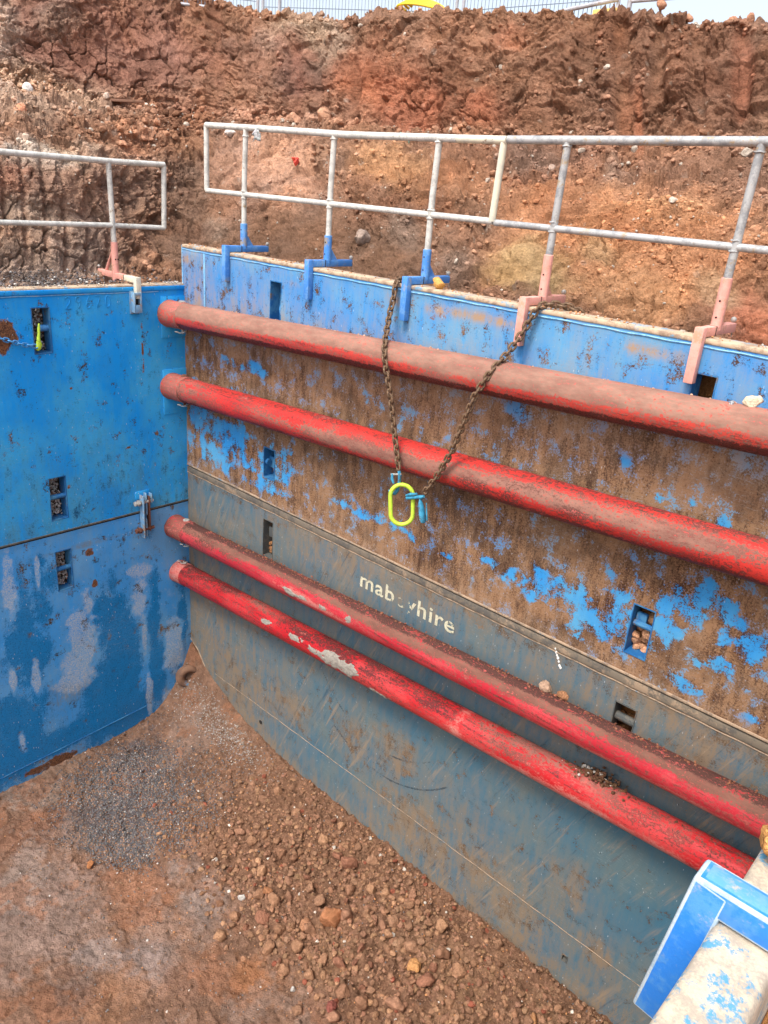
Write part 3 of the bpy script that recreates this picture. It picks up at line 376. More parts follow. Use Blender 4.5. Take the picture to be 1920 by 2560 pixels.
pw = P+.12*np.stack([fbm(P*2.2, 2, 50), fbm(P*2.2, 2, 60), fbm(P*2.2, 2, 70)], 1)
f1, f2, c1 = worley(pw*np.array([3.6, 3.6, 4.6]), 1)
g1, g2, c2 = worley(pw*np.array([9.5, 9.5, 11]), 2)
h1, h2, c3 = worley(pw*21., 3)
_, e2_, fc1, fac1 = facet(pw*np.array([4.4, 4.4, 6.0]), 31)
_, _, fc2, fac2 = facet(pw*np.array([11, 11, 14.]), 32)
_, _, fc3, fac3 = facet(pw*27., 33)
big = fbm(P*.9, 3, 5)
mid = fbm(P*4.5, 4, 9)
fine = fbm(P*20, 3, 12)
lum1 = np.maximum(0, .62-f1); lum2 = np.maximum(0, .62-g1); lum3 = np.maximum(0, .6-h1)
patch = sstep(-.35, .4, fbm(P*3.1, 3, 91))
disp = big*.10+rub*(fac1*.10+lum1*.08*RT[(c1*3) & 65535]+fac2*.05*(.4+patch)+lum2*.05*(.3+patch)+fac3*.022*(.4+patch)+mid*.06)+(1-rub)*(fac1*.02+fac2*.004)+(1-rub)*mid*.028+fine*(.008+.024*rub)
# cracked smooth clay
pc = P+.10*np.stack([fbm(P*5, 3, 150), fbm(P*5, 3, 160), fbm(P*5, 3, 170)], 1)
k1, k2, kc = worley(pc*np.array([3.2, 3.2, 2.7]), 8)
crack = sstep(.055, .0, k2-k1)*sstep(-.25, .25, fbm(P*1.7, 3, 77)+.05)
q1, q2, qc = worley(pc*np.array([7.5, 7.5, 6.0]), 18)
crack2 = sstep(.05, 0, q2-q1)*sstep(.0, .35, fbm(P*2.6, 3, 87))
smooth = (1-rub)
disp += smooth*(-.055*crack-.03*crack2+.03*(RT[kc]-.5)+.012*(RT[qc]-.5))
# spalled patches on the clay
spall = sstep(.12, .3, fbm(P*np.array([2.4, 2.4, 3.6]), 4, 201))*smooth
disp += spall*(-.035+lum2*.06+lum3*.05)
# vertical bucket-tooth grooves of the low left face and the high face
zone = sstep(19, 14, UV[:, 0])*sstep(.0, .3, UV[:, 1])*sstep(2.8, 2.3, UV[:, 1])
per = 1.45; ph = (UV[:, 0]+.35*fbm(P*.8, 2, 44)+.25*UV[:, 1]) % per/per
ridge = np.exp(-((ph-.3)/.13)**2)
gz = sstep(-.3, .15, fbm(P*1.9, 2, 45)+.1)
disp += zone*(-.05*ridge*gz)
colr = colr*(1-(zone*ridge*gz*.55)[:, None])+lin((122, 88, 72))*(zone*ridge*gz*.55)[:, None]
disp += zone*(.035*(np.mod(UV[:, 1]*2.3+.5*fbm(P*1.4, 2, 47), 1)))
for uc, wd, s0, s1, cc_, dp in ((28.4, .5, 4.0, 5.4, (122, 64, 54), .07), (32.6, .45, 3.9, 5.2, (116, 70, 50), .08), (29.9, .35, 4., 5.3, (96, 76, 70), .05), (51.9, .75, 3.0, 5.9, (138, 92, 62), .1), (54.4, .6, 4.6, 5.9, (124, 88, 66), .09), (60.3, .7, 4.3, 5.9, (150, 92, 66), .09), (49.3, .5, 5.1, 5.9, (134, 102, 80), .08), (22.6, .5, 4.0, 5.9, (112, 76, 66), .07), (57.2, .6, 4.4, 5.6, (128, 92, 70), .08), (46.4, .45, 4.2, 5.0, (150, 106, 84), .06)):
    gr = np.exp(-((UV[:, 0]-uc-.3*fbm(P*1.2, 2, 300)-.12*(5-UV[:, 1]))/wd)**4)*sstep(s0-.15, s0+.1, UV[:, 1])*sstep(s1+.15, s1-.1, UV[:, 1])
    gr = gr*(.55+.45*sstep(-.2, .2, fbm(P*np.array([5, 5, 2.]), 3, 310))); disp = disp*(1-.6*gr)-.6*dp*gr
    a = (gr*.55)[:, None]; colr = colr*(1-a)+lin(cc_)*a; rub = rub*(1-gr)
# bedding steps in the orange beds
bed = sstep(30, 33, UV[:, 0])*sstep(47, 44, UV[:, 0])*sstep(3.9, 4.2, UV[:, 1])*sstep(5.5, 5.1, UV[:, 1])
zz = P[:, 2]*4.2+.25*fbm(P*1.1, 3, 401)
disp += bed*(.05*(zz % 1)-.02+.02*((zz*3.1) % 1))
# bench lip overhang roughness
P = P+Nn*(disp*edge*np.clip((UV[:, 1]+.6)/1.0, .3, 1))[:, None]
# crest: lumps stand up along the skyline
crest = sstep(5.7, 6.0, UV[:, 1])*sstep(6.5, 6.1, UV[:, 1])
P[:, 2] += crest*(.045*np.maximum(0, .6-g1)*2*(RT[c2]**2)+.05*np.maximum(0, fbm(P*4, 3, 501))-.05)
# spoil heap under the yellow hose
hp = np.exp(-(((P[:, 0]+.72)/.42)**2+((P[:, 1]-3.45)/.3)**2)); P[:, 2] += .24*hp*sstep(5.95, 6.1, UV[:, 1])
# colour break-up
tone = 1+.26*mid+.22*fbm(P*11, 3, 601)+.16*fine
tone *= 1-.45*crack*smooth-.3*crack2*smooth  # crack shade put into the colour, on top of the recessed shape
tone *= .9+.2*RT[fc2]*rub+.1*(1-rub)
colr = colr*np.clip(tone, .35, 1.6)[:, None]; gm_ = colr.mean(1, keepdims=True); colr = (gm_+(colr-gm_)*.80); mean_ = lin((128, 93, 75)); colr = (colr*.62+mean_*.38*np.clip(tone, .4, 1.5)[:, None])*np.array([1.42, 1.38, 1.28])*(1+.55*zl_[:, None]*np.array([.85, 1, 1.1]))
hue = fbm(P*2.3, 3, 701)[:, None]; colr = colr*(1+hue*np.array([.10, .0, -.12]))
pale = ((RT2[c3] > .955)*rub*sstep(.35, .2, h1))[:, None]; colr = colr*(1-pale*.7)+lin((196, 178, 160))*pale*.7
pale2 = ((RT2[c2] > .94)*rub*sstep(.35, .25, g1)*.6)[:, None]; colr = colr*(1-pale2)+lin((176, 164, 152))*pale2
damp = (sstep(.15, .45, fbm(P*1.3, 3, 801))*.25)[:, None]; colr = colr*(1-damp*np.array([.8, 1, 1.05]))
F = grid_faces(nU, nV)
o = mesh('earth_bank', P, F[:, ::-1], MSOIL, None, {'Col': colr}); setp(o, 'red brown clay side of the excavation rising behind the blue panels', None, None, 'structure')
BKP = P.reshape(nU, nV, 3).copy(); BKC = colr.reshape(nU, nV, 3); BKN = Nn.reshape(nU, nV, 3); BKU = uu; BKS = SBX
def bank_at(u, s):
    i = int(np.clip(np.searchsorted(BKU, u), 0, nU-1)); j = int(np.clip(np.searchsorted(BKS, s), 0, nV-1))
    return BKP[i, j], BKC[i, j], BKN[i, j], (i, j)
# ---------------------------------------------------------------- pit floor
def ground_base(x, y):
    m = .86*np.exp(-np.maximum(x, 0)/1.05)*np.exp(-(np.maximum(-y, 0)/(.26+.22*np.clip(x, 0, 3)))**1.15)
    m = m+.30*np.exp(-((x+.0)/.5)**2)*np.exp(-((y+.0)/.6)**2)*0
    heap = .11*sstep(-1.75, -.6, y)*sstep(1.0, 3.2, x)
    return -5.22+m+heap
FX = np.arange(-.25, 7.4, .0105); FY = np.arange(-4.7, .12, .0105)
GX, GY = np.meshgrid(FX, FY, indexing='ij'); x = GX.ravel(); y = GY.ravel()
P0 = np.stack([x, y, np.zeros_like(x)], 1)
clodz = sstep(-1.7, -1.15, y+.25*fbm(P0*1.1, 3, 21)+.07*(x-3))*sstep(.6, 2.2, x+.3*fbm(P0*1.3, 2, 22))
z = ground_base(x, y)
w1, w2, wc = worley((P0+.03*np.stack([fbm(P0*6, 2, 1), fbm(P0*6, 2, 2), 0*x], 1))*6.5, 4)
v1, v2, vc = worley(P0*15, 5); t1, t2, tc_ = worley(P0*32, 6)
l1 = np.maximum(0, .6-w1); l2 = np.maximum(0, .6-v1); l3 = np.maximum(0, .6-t1)
z = z+.03*fbm(P0*1.3, 3, 33)+.012*fbm(P0*7, 3, 34)+.006*fbm(P0*30, 2, 35)
_, _, gc1, gf1 = facet(P0*6, 61); _, _, gc2, gf2 = facet(P0*16, 62)
z += clodz*(gf1*.03*sstep(1.4, 2.8, x)+gf2*.02)+(1-clodz)*(gf1*.016+gf2*.012)
z += clodz*(l1*.11*RT[wc]**1.5*sstep(1.6, 3.2, x)+l2*.07*RT[vc]+l3*.03)+(1-clodz)*(l2*.022*RT[vc]+l3*.012)
ca = np.arctan2(.279, .263)
fc = np.tile(lin((150, 112, 88)), (len(x), 1))
wp = fbm(P0*2.2, 4, 41)*.7+fbm(P0*9, 4, 42, .7)*.8
for (bx_, by_, rx, ry, c_, st_) in FB:
    dx = x-bx_; dy = y-by_; a = dx*math.cos(ca)+dy*math.sin(ca); b2 = -dx*math.sin(ca)+dy*math.cos(ca)
    q = np.sqrt((a/rx)**2+(b2/ry)**2)
    wg = (st_*sstep(1.25, .55, q+wp))[:, None]; fc = fc*(1-wg)+lin(c_)*wg
ck = clodz[:, None]; fc = fc*(1-ck*.85)+lin((150, 106, 76))*ck*.85
og = (sstep(.1, .35, fbm(P0*1.7, 3, 43))*clodz*sstep(2.6, 4, x))[:, None]; fc = fc*(1-og)+lin((168, 124, 88))*og
smear = sstep(.11, .19, fbm(P0*np.array([2.6, 2.6, 1])+5, 6, 44, .68))*(1-clodz); fc = fc*(1-smear[:, None]*.45)+lin((168, 144, 130))*smear[:, None]*.45
sm2 = sstep(.14, .22, fbm(P0*3.1+9, 6, 45, .68))*(1-clodz); fc = fc*(1-sm2[:, None]*.55)+lin((182, 116, 74))*sm2[:, None]*.55
tone = 1+.28*fbm(P0*8, 4, 46)+.22*fbm(P0*35, 2, 47)-.10*sstep(.35, .6, v1)*(.3+clodz)  # last term paints shade into the gaps between lumps
tone *= .93+.14*RT[vc]
fc = fc*np.clip(tone, .4, 1.5)[:, None]; gm_ = fc.mean(1, keepdims=True); fc = gm_+(fc-gm_)*.84; fc = (fc*.68+lin((136, 102, 82))*.32*np.clip(tone, .4, 1.5)[:, None])*.86
fm = mesh('pit_floor', np.stack([x, y, z], 1), grid_faces(len(FX), len(FY)), MFLOOR, None, {'Col': fc}); setp(fm, kind='structure')
ZG = z.reshape(GX.shape)
def gz(x, y): return float(ZG[int(np.clip((x-FX[0])/.0105, 0, len(FX)-1)), int(np.clip((y-FY[0])/.0105, 0, len(FY)-1))])
# ground sheet out to the horizon
gs = MB(); R_ = 220
ring = [(-.3, -4.75), (7.5, -4.75), (7.5, .15), (-.3, .15)]; outr = [(-R_, -R_), (R_, -R_), (R_, R_), (-R_, R_)]
gs.add([(a, b, -5.35) for a, b in ring]+[(a, b, -5.35) for a, b in outr], [(0, 4, 5, 1), (1, 5, 6, 2), (2, 6, 7, 3), (3, 7, 4, 0)])
o = gs.build('ground', MFLOOR, attrs={'Col': np.tile(lin((150, 112, 88)), (8, 1))}); setp(o, kind='structure')
# backfilled soil just behind the steel (seen through the openings)
def backfill(along, x0, x1, zt, zb, off, colf, name):
    a = np.arange(x0, x1, .03); b = np.arange(zb, zt+.01, .03); A, Bq = np.meshgrid(a, b, indexing='ij'); A = A.ravel(); Bq = Bq.ravel()
    pp = np.stack([A, np.full_like(A, off), Bq], 1); n = .03*fbm(pp*6, 3, 5)+.05*np.maximum(0, .6-worley(pp*12, 3)[0])
    V = np.stack([A, off-n, Bq], 1) if along == 'x' else np.stack([-off+n, A, Bq], 1)
    c = np.array([colf(q) for q in A])*(1+.3*fbm(pp*9, 3, 9))[:, None]
    o = mesh(name, V, grid_faces(len(a), len(b)), MSOIL, None, {'Col': c}); return setp(o, kind='structure')
backfill('x', -.1, 7.2, -.16, -5.3, .2, lambda q: lin((150, 104, 72)) if q < 4 else lin((190, 128, 76)), 'backfill_soil')
backfill('y', -4.6, .1, -.42, -5.3, .17, lambda q: lin((112, 100, 90)), 'backfill_gravel')
# ---------------------------------------------------------------- steel panels
def fmask(A, Z, lst, warp):
    r = np.zeros_like(A)
    for a, z_, ra, rz in lst:
        q = np.sqrt(((A-a)/ra)**2+((Z-z_)/rz)**2)+warp
        r = np.maximum(r, sstep(1.45, .3, q))
    return r
def plate(name, axis, a0, a1, zt, zbf, holes, mat, parent, paintf, face=0.0, step=.014, dent=.006, seed=0):
    aa = set(np.round(np.arange(a0, a1+.001, step), 4)); zz = set(np.round(np.linspace(zt, -5.25 if zbf else zbot, 10), 4)) if False else None
    hs = holes
    A = sorted(set(np.arange(a0, a1, step).round(4)) | {a1} | {v for h in hs for v in (h[0], h[1])})
    A = [v for i, v in enumerate(A) if not any(0 < abs(v-w) < .0045 for h in hs for w in h[:2])]
    zbm = zbf(np.array(A)) if callable(zbf) else np.full(len(A), zbf)
    zlow = float(zbm.min())
    Z = sorted(set(np.arange(zlow, zt, step).round(4)) | {zt} | {v for h in hs for v in (h[2], h[3])})
    Z = [v for v in Z if not any(0 < abs(v-w) < .0045 for h in hs for w in h[2:4])]
    A = np.array(A); Z = np.array(Z)
    AA, ZZ = np.meshgrid(A, Z, indexing='ij'); ZZ = np.maximum(ZZ, zbm[:, None])
    ac = (A[:-1]+A[1:])/2; zc = (Z[:-1]+Z[1:])/2; AC, ZC = np.meshgrid(ac, zc, indexing='ij')
    keep = np.ones(AC.shape, bool)
    for h in hs: keep &= ~((AC > h[0]) & (AC < h[1]) & (ZC > h[2]) & (ZC < h[3]))
    keep &= ~((ZZ[:-1, 1:]-ZZ[:-1, :-1] < 1e-4) & (ZZ[1:, 1:]-ZZ[1:, :-1] < 1e-4))
    a = AA.ravel(); zq = ZZ.ravel(); pp = np.stack([a, np.full_like(a, seed*3.7), zq], 1)
    Mx, Nx = paintf(a, zq, pp)
    dd = dent*(fbm(pp*1.3, 2, seed+5)*1.2+fbm(pp*5, 2, seed+6)*.35)
    dd = dd*sstep(0, .06, zt-zq)
    V = np.stack([a, face+dd-.0, zq], 1) if axis == 'x' else np.stack([face+dd, a, zq], 1)
    F = grid_faces(len(A), len(Z), keep)
    return mesh(name, V, F, mat, parent, {'M': Mx, 'M2': Nx})
def opening(holes, axis, mat, depth, parent, face, frame=.010, fmat=None):
    """box lining of each slot plus a low raised frame"""
    for (a0, a1, z0, z1) in holes:
        mb = MB(); t = .008
        def bb(lo, hi):
            (p, q, r), (s_, t_, u_) = lo, hi
            if axis == 'x': mb.box((p, q, r), (s_, t_, u_))
            else: mb.box((face-(t_-face) if False else -t_+2*face, p, r), (-q+2*face, s_, u_))
        bb((a0-t, face-.004, z0-t), (a0, face+depth, z1+t)); bb((a1, face-.004, z0-t), (a1+t, face+depth, z1+t))
        bb((a0, face-.004, z0-t), (a1, face+depth, z0)); bb((a0, face-.004, z1), (a1, face+depth, z1+t))
        mb.build('opening_lining', mat, parent)
def bar_strip(axis, a0, a1, z0, z1, face, proud, mat, name, parent, bev=.006):
    mb = MB()
    if axis == 'x': mb.box((a0, face-proud, z0), (a1, face+.03, z1), bev)
    else: mb.box((face-.03, a0, z0), (face+proud, a1, z1), bev)
    return mb.build(name, mat, parent)
XE = 7.25
def cbuild(mb, name, mat, parent, M=(.97, .12, .05), N=(0, .05, 0), smooth=None):
    n = len(mb.V); return mb.build(name, mat, parent, smooth, {'M': np.tile(np.array(M, float), (n, 1)), 'M2': np.tile(np.array(N, float), (n, 1))})
HR1 = [(1.330, 1.468, -.56, -.172), (1.288, 1.432, -1.945, -1.662), (5.034, 5.158, -.56, -.196), (4.994, 5.132, -2.036, -1.69)]
HR2 = [(1.298, 1.434, -2.76, -2.378), (5.018, 5.162, -2.76, -2.422), (5.055, 5.095, -4.845, -4.79)]
HL1 = [(-1.486, -1.340, -.903, -.525), (-1.474, -1.322, -2.458, -2.048)]
HL2 = [(-1.474, -1.328, -3.196, -2.79)]
def warpf(pp, s): return fbm(pp*4.2, 4, s)*.8+fbm(pp*13, 3, s+40)*.5
def paint_R1(a, z, pp):
    w_ = warpf(pp, 3)
    paint = .12+.75*sstep(-.74, -.42, z+.12*fbm(pp*2, 3, 8))
    paint = np.maximum(paint, .66*fmask(a, z, FL, w_*1.4))
    paint += .10*sstep(-.55, -.85, z)*sstep(-1.0, -.75, z)
    dust = .26+.40*sstep(-.2, -.6, z)*sstep(-.95, -.6, z)+.25*sstep(-2.05, -2.17, z)
    dust = dust-.35*fmask(a, z, FL, w_)
    dust += .35*np.exp(-((a-.25)/.18)**2)*sstep(-.9, -.3, z)
    dust = dust+.18*fbm(pp*np.array([3, 1, 1]), 3, 18)
    dust += .8*np.exp(-((z+.13)/.035)**2)*sstep(.0, .3, fbm(pp*2.5, 2, 91))
    damp = .0*a
    for cx, zt_, zb_, wd in ((4.42, -.8, -1.55, .09), (4.62, -.75, -1.2, .07)):
        damp = np.maximum(damp, .55*np.exp(-((a-cx-.03*fbm(pp*3, 2, 6))/wd)**2)*sstep(zb_-.1, zb_+.15, z)*sstep(zt_+.1, zt_-.1, z))
    rust = .25*fmask(a, z, [(3.15, -.15, .10, .07), (3.25, -.13, .08, .06), (1.6, -.25, .12, .1), (.35, -.3, .06, .1)], w_)*1.6
    Z0 = np.zeros_like(a)
    return np.stack([paint, np.clip(dust, 0, 1), damp*0, Z0], 1)[:, :3], np.stack([Z0, rust*.9, Z0], 1)
def paint_R2(a, z, pp):
    w_ = warpf(pp, 13)
    td = fmask(a, z, TD, w_)
    paint = .98-.34*td-.3*sstep(-2.42, -2.3, z)+.12*fbm(pp*1.2, 2, 4)
    dust = .50+.45*fbm(pp*.9, 3, 61)+.30*sstep(2.6, .4, a)*sstep(-3.2, -4.2, z)+.45*td+.35*sstep(-2.75, -2.3, z+.15*fbm(pp*3, 3, 3))*sstep(1., 3.4, a)+.3*sstep(-4.75, -5.05, z)+.25*np.exp(-(a/.5)**2)
    dust -= .35*sstep(-2.9, -3.4, z)*sstep(-4.6, -3.9, z)*sstep(2, 5, a)
    dust += .18*fbm(pp*np.array([2, 1, 2]), 3, 9)
    arcs = np.zeros_like(a)
    for r_ in (.9, 1.02, 1.1, 1.3):
        rr = np.hypot(a-3.0, (z+2.6)*.75); arcs = np.maximum(arcs, np.exp(-((rr-r_)/.008)**2)*sstep(0, .25, fbm(pp*1.4, 2, int(r_*10)))*sstep(-3.4, -3.8, z))
    Z0 = np.zeros_like(a)
    return np.stack([paint, np.clip(dust, 0, 1), arcs*.6], 1), np.stack([Z0, .15*td+.06, Z0], 1)
def paint_L1(a, z, pp):
    w_ = warpf(pp, 23)
    rust = fmask(a, z, LRUST, w_)
    dust = .14+.12*fbm(pp*2.2, 4, 77)+.40*sstep(-1.2, -2.5, z)*(.5+.8*fbm(pp*1.8, 3, 78))+.2*sstep(-2.3, -2.55, z)+.3*fmask(a, z, LTAN, w_)+.12*fbm(pp*np.array([1, 2, 1]), 3, 9)  # mask also tones the lower half down
    Z0 = np.zeros_like(a)
    return np.stack([.96-.25*rust+Z0, np.clip(dust, 0, 1), .1+.12*sstep(-1.2, -2.3, z)*sstep(.1, .4, fbm(pp*2, 3, 5))], 1), np.stack([Z0, rust*.95, Z0], 1)
def paint_L2(a, z, pp):
    w_ = warpf(pp, 33)
    wet = fmask(a, z, WET, w_*.8-.1); pal = fmask(a, z, PALE, w_)
    wet = wet*(1-pal); wet += .3*sstep(-3.2, -3.6, z)*(1-pal)*fmask(a, z, WET, w_*.3-.3)
    dust = .18+.5*fmask(a, z, LTAN, w_)+.35*sstep(-4.6, -5.15, z)+.12*fbm(pp*np.array([1, 2, 1]), 3, 9)
    Z0 = np.zeros_like(a)
    return np.stack([.9+Z0, np.clip(dust, 0, 1), wet*.60+.25*sstep(-4.1, -4.9, z)], 1), np.stack([pal*.46+.16*(1-wet)*sstep(-2.9, -3.2, z)+.10, fmask(a, z, LRUST, w_)*.9, Z0], 1)
def zb_R2(A): return np.interp(A, [0, .17, .36, .6, .95, 1.24, 1.65, 2.2, 9], [-4.3, -4.40, -4.63, -4.78, -4.95, -5.05, -5.13, -5.25, -5.25])
def zb_L2(A): return np.interp(A, [-9, -.8, -.55, -.38, -.22, -.08, .12], [-5.26, -5.26, -5.22, -5.12, -4.9, -4.68, -4.42])
GPAN = 'blue steel trench shoring panels'
# far long side
R1 = empty('trench_shield', (3.4, .06, -1.1), 'weathered blue panel of the long far side, brown rust and flaking paint, upper of two', 'trench shield', GPAN)
plate('face_plate', 'x', .02, XE, -.030, -2.185, HR1, MR1, R1, paint_R1, 0, seed=1)
mb = MB(); mb.box((.015, -.008, -.030), (XE, .135, -.0005), .009); mb.build('top_edge', MEDGE, R1)
mb = MB(); mb.tube([(x_, -.002+.001*math.sin(x_*9), -.046+.002*math.sin(x_*23)) for x_ in np.linspace(.02, XE, 240)], .0055, 6); mb.build('weld_seam', MWELD, R1)
mb = MB(); mb.box((.015, -.006, -2.2), (XE, .13, -2.182), .004); mb.build('bottom_edge', MWELDT, R1)
mb = MB(); mb.box((.0, .0, -2.19), (.016, .13, -.01), .004); mb.build('end_plate', MWELD, R1)
mb = MB(); mb.box((.36, -.006, -.60), (.385, .002, -.05), .002); mb.build('vertical_rib', MWELD, R1)
opening(HR1, 'x', MIN, .12, R1, 0)
R2 = empty('trench_shield', (3.4, .06, -3.6), 'grimy grey blue panel of the long far side, resting in the pit floor', 'trench shield', GPAN)
plate('face_plate', 'x', .02, XE, -2.28, zb_R2, HR2, MR2, R2, paint_R2, 0, seed=2)
mb = MB(); mb.box((.015, -.004, -2.268), (XE, .13, -2.214), .003); mb.build('top_edge', MLEDGE, R2)
mb = MB(); mb.tube([(x_, -.003, -2.276+.0015*math.sin(x_*23)) for x_ in np.linspace(.02, XE, 200)], .004, 6)
mb.build('weld_seam', MWELDT, R2)
xs_ = np.linspace(.5, XE, 160); mb = MB(); mb.tube([(x_, -.003, -4.56+.002*math.sin(x_*17)) for x_ in xs_], .0028, 6); mb.build('lower_weld_seam', MWELDT, R2)
xs_ = np.linspace(.03, 2.3, 90); mb = MB(); mb.tube([(x_, .008, float(zb_R2(np.array([x_]))[0])) for x_ in xs_], .016, 8); mb.build('runner_edge', MWELDT, R2)
opening(HR2, 'x', MIN2, .12, R2, 0)
mb = MB(); mb.tube([(1.315, -.001, -4.75), (1.315, -.006, -4.75)], .022, 14); mb.build('drain_hole', MDARK, R2)
mb = MB(); mb.box((.02, .012, -2.214), (XE, .125, -2.199)); o = mb.build('joint_shadow_strip', MDARK, R2)  # dark strip set in the open joint to draw its shadow line
# short far end
XL = .03
L1 = empty('trench_shield', (-.03, -2.2, -1.5), 'bright blue end panel with embossed number, upper of two', 'trench shield', GPAN)
plate('face_plate', 'y', -4.45, .075, -.39, -2.585, HL1, ML1, L1, paint_L1, XL, seed=3)
mb = MB(); mb.box((-.10, -4.45, -.392), (XL+.008, .03, -.362), .009)
mb.build('top_edge', MEDGE, L1)
mb = MB(); mb.box((XL+.002, -4.45, -.414), (XL+.014, .0, -.376), .005); cbuild(mb, 'top_lip', ML1, L1)
mb = MB(); mb.tube([(XL+.004, y_, -.425+.0015*math.sin(y_*19)) for y_ in np.linspace(-4.4, -.28, 160)], .005, 6); mb.build('weld_seam', MWELD, L1)
mb = MB(); mb.box((-.09, -4.45, -2.6), (XL+.008, .075, -2.582), .004); mb.build('bottom_edge', MIN2, L1)
opening(HL1, 'y', MIN, .12, L1, XL)
for yy, w_, zt_, zb_ in ((-.20, .26, -.47, -.86), (-.20, .26, -1.17, -1.62)):
    mb = MB(); mb.box((XL+.001, -.262, zb_), (XL+.012, .068, zt_), .003); cbuild(mb, 'strut_pad', ML1, L1)
L2 = empty('trench_shield', (-.03, -2.2, -3.9), 'lower blue end panel with pale splashes, dark damp streaks and a curved bottom corner', 'trench shield', GPAN)
plate('face_plate', 'y', -4.45, .10, -2.612, zb_L2, HL2, ML2, L2, paint_L2, XL, seed=4)
mb = MB(); mb.box((-.08, -4.45, -2.618), (XL-.003, .08, -2.602)); mb.build('joint_shadow_strip', MDARK, L2)  # dark strip standing in for the shadow line between the end panels
ys_ = np.linspace(-2.6, .1, 100); mb = MB(); mb.tube([(XL-.004, y_, float(zb_L2(np.array([y_]))[0])) for y_ in ys_], .016, 8); mb.build('runner_edge', MIN2, L2)
opening(HL2, 'y', MIN, .12, L2, XL)
mb = MB(); mb.tube([(XL+.004, y_, -4.98+.05*(y_+.9)) for y_ in np.linspace(-2.6, -.6, 60)], .005, 6); mb.build('lower_weld_seam', MIN, L2)
# pins inside the slots
for (a0, a1, z0, z1), par in ((HL1[1], L1), (HL2[0], L2)):
    zc_ = (z0+z1)/2+.01; mb = MB(); mb.tube([(XL-.03, a0, zc_), (XL-.03, a1, zc_)], .024, 12); mb.build('lifting_pin', MIN, par)
mb = MB(); mb.tube([(XL-.05, -1.42, -.70), (XL-.05, -1.34, -.70)], .03, 12); mb.build('lifting_pin', MCHB, L1)
mb = MB(); mb.box((1.33, .10, -.56), (1.468, .115, -.172)); mb.build('back_plate', MIN, R1)
mb = MB(); mb.tube([(1.44, .09, -.40), (1.44, .055, -.40)], .062, 24).tube([(1.44, .055, -.40), (1.44, .045, -.40)], .045, 24); mb.build('round_cap', MCHB, R1)
mb = MB(); mb.tube([(1.30, .03, -1.8), (1.33, .03, -1.8)], .03, 8).box((1.29, .06, -1.86), (1.36, .08, -1.76)); mb.build('lock_block', MIN, R1)
mb = MB(); mb.box((1.33, .04, -2.56), (1.40, .06, -2.46), .004); mb.build('lock_block', MIN2, R2)
mb = MB(); mb.box((5.0, .05, -1.86), (5.07, .08, -1.76), .004).tube([(5.0, .04, -1.83), (5.13, .04, -1.83)], .02, 8); mb.build('lock_block', MIN, R1)
mb = MB(); mb.tube([(5.02, .05, -2.55), (5.16, .05, -2.55)], .03, 10); mb.build('lock_block', MIN2, R2)
mb = MB(); mb.add([(5.04, .02, -.34), (5.11, .02, -.36), (5.09, .02, -.52), (5.04, .02, -.50), (5.04, .04, -.34), (5.11, .04, -.36), (5.09, .04, -.52), (5.04, .04, -.50)], [(0, 3, 2, 1), (4, 5, 6, 7), (0, 1, 5, 4), (1, 2, 6, 5), (2, 3, 7, 6), (3, 0, 4, 7)]); mb.build('lock_block', MCHB, R1)
# ---------------------------------------------------------------- red struts
def strut_mat(name, red1, red2, dustc, dark_tone, mort=None):
    m, t, b = newmat(name, .5); g = NG(t); M = g.sep(g.attr('M'))
    n = g.noise(6, 8, .7, st=(.6, 1.6, 1.6)); f = g.noise(60, 5, .85, st=(.7, 1, 1)); lg = g.noise(2.2, 5, .6, st=(.7, 1, 1))
    base = g.mix(g.rng(g.m('ADD', lg, g.m('MULTIPLY', g.m('SUBTRACT', f, .5), 1.5)), .40, .62), L4(red1), L4(red2))
    scr = g.noise(5, 5, .7, st=(.35, 9, 9), off=(3, 3, 3)); base = g.mix(g.m('MULTIPLY', g.rng(g.m('ADD', scr, g.m('MULTIPLY', g.m('SUBTRACT', f, .5), 1.4)), .53, .66), .8), base, L4(dark_tone))
    dm = g.rng(g.m('ADD', g.m('ADD', M[0], g.m('MULTIPLY', g.m('SUBTRACT', n, .5), 2.8)), g.m('MULTIPLY', g.m('SUBTRACT', f, .5), 4.5)), .30, .70)
    dc = g.mix(g.rng(n, .35, .65), L4(dustc), L4([v*.80 for v in dustc]))
    col = g.mix(g.m('MULTIPLY', dm, .92), base, dc)
    gm = g.rng(g.m('ADD', g.m('ADD', M[1], g.m('MULTIPLY', g.m('SUBTRACT', f, .5), 3.2)), g.m('MULTIPLY', g.m('SUBTRACT', n, .5), 2.2)), .40, .72); col = g.mix(g.m('MULTIPLY', gm, .85), col, L4(dark_tone))
    pm = g.rng(g.m('ADD', g.m('ADD', M[2], g.m('MULTIPLY', g.m('SUBTRACT', f, .5), 3.2)), g.m('MULTIPLY', g.m('SUBTRACT', n, .5), 2.5)), .36, .62); pcol = g.mix(g.rng(f, .4, .6), L4((182, 146, 134)), L4((196, 88, 82)))
    col = g.mix(g.m('MULTIPLY', pm, .8), col, pcol)
    g.lk(col, b.inputs['Base Color']); g.lk(g.m('ADD', .42, g.m('MULTIPLY', dm, .45)), b.inputs['Roughness'])
    nn = g.bump(dm, .35, .004, None); g.bump(f, .4, .0025, b, nn); b.inputs['Specular IOR Level'].default_value = .2
    return m
MP1 = strut_mat('red_paint_under_dust', (192, 70, 60), (172, 58, 52), (150, 118, 102), (62, 38, 34))
MP2 = strut_mat('worn_red_paint', (188, 52, 46), (160, 44, 42), (144, 108, 94), (72, 42, 38))
MP3 = strut_mat('red_paint_muddy_top', (170, 38, 50), (184, 66, 70), (118, 88, 74), (66, 42, 38))
MP4 = strut_mat('red_paint_scraped', (170, 28, 34), (182, 62, 62), (142, 104, 92), (58, 30, 30))
XS1 = 6.36
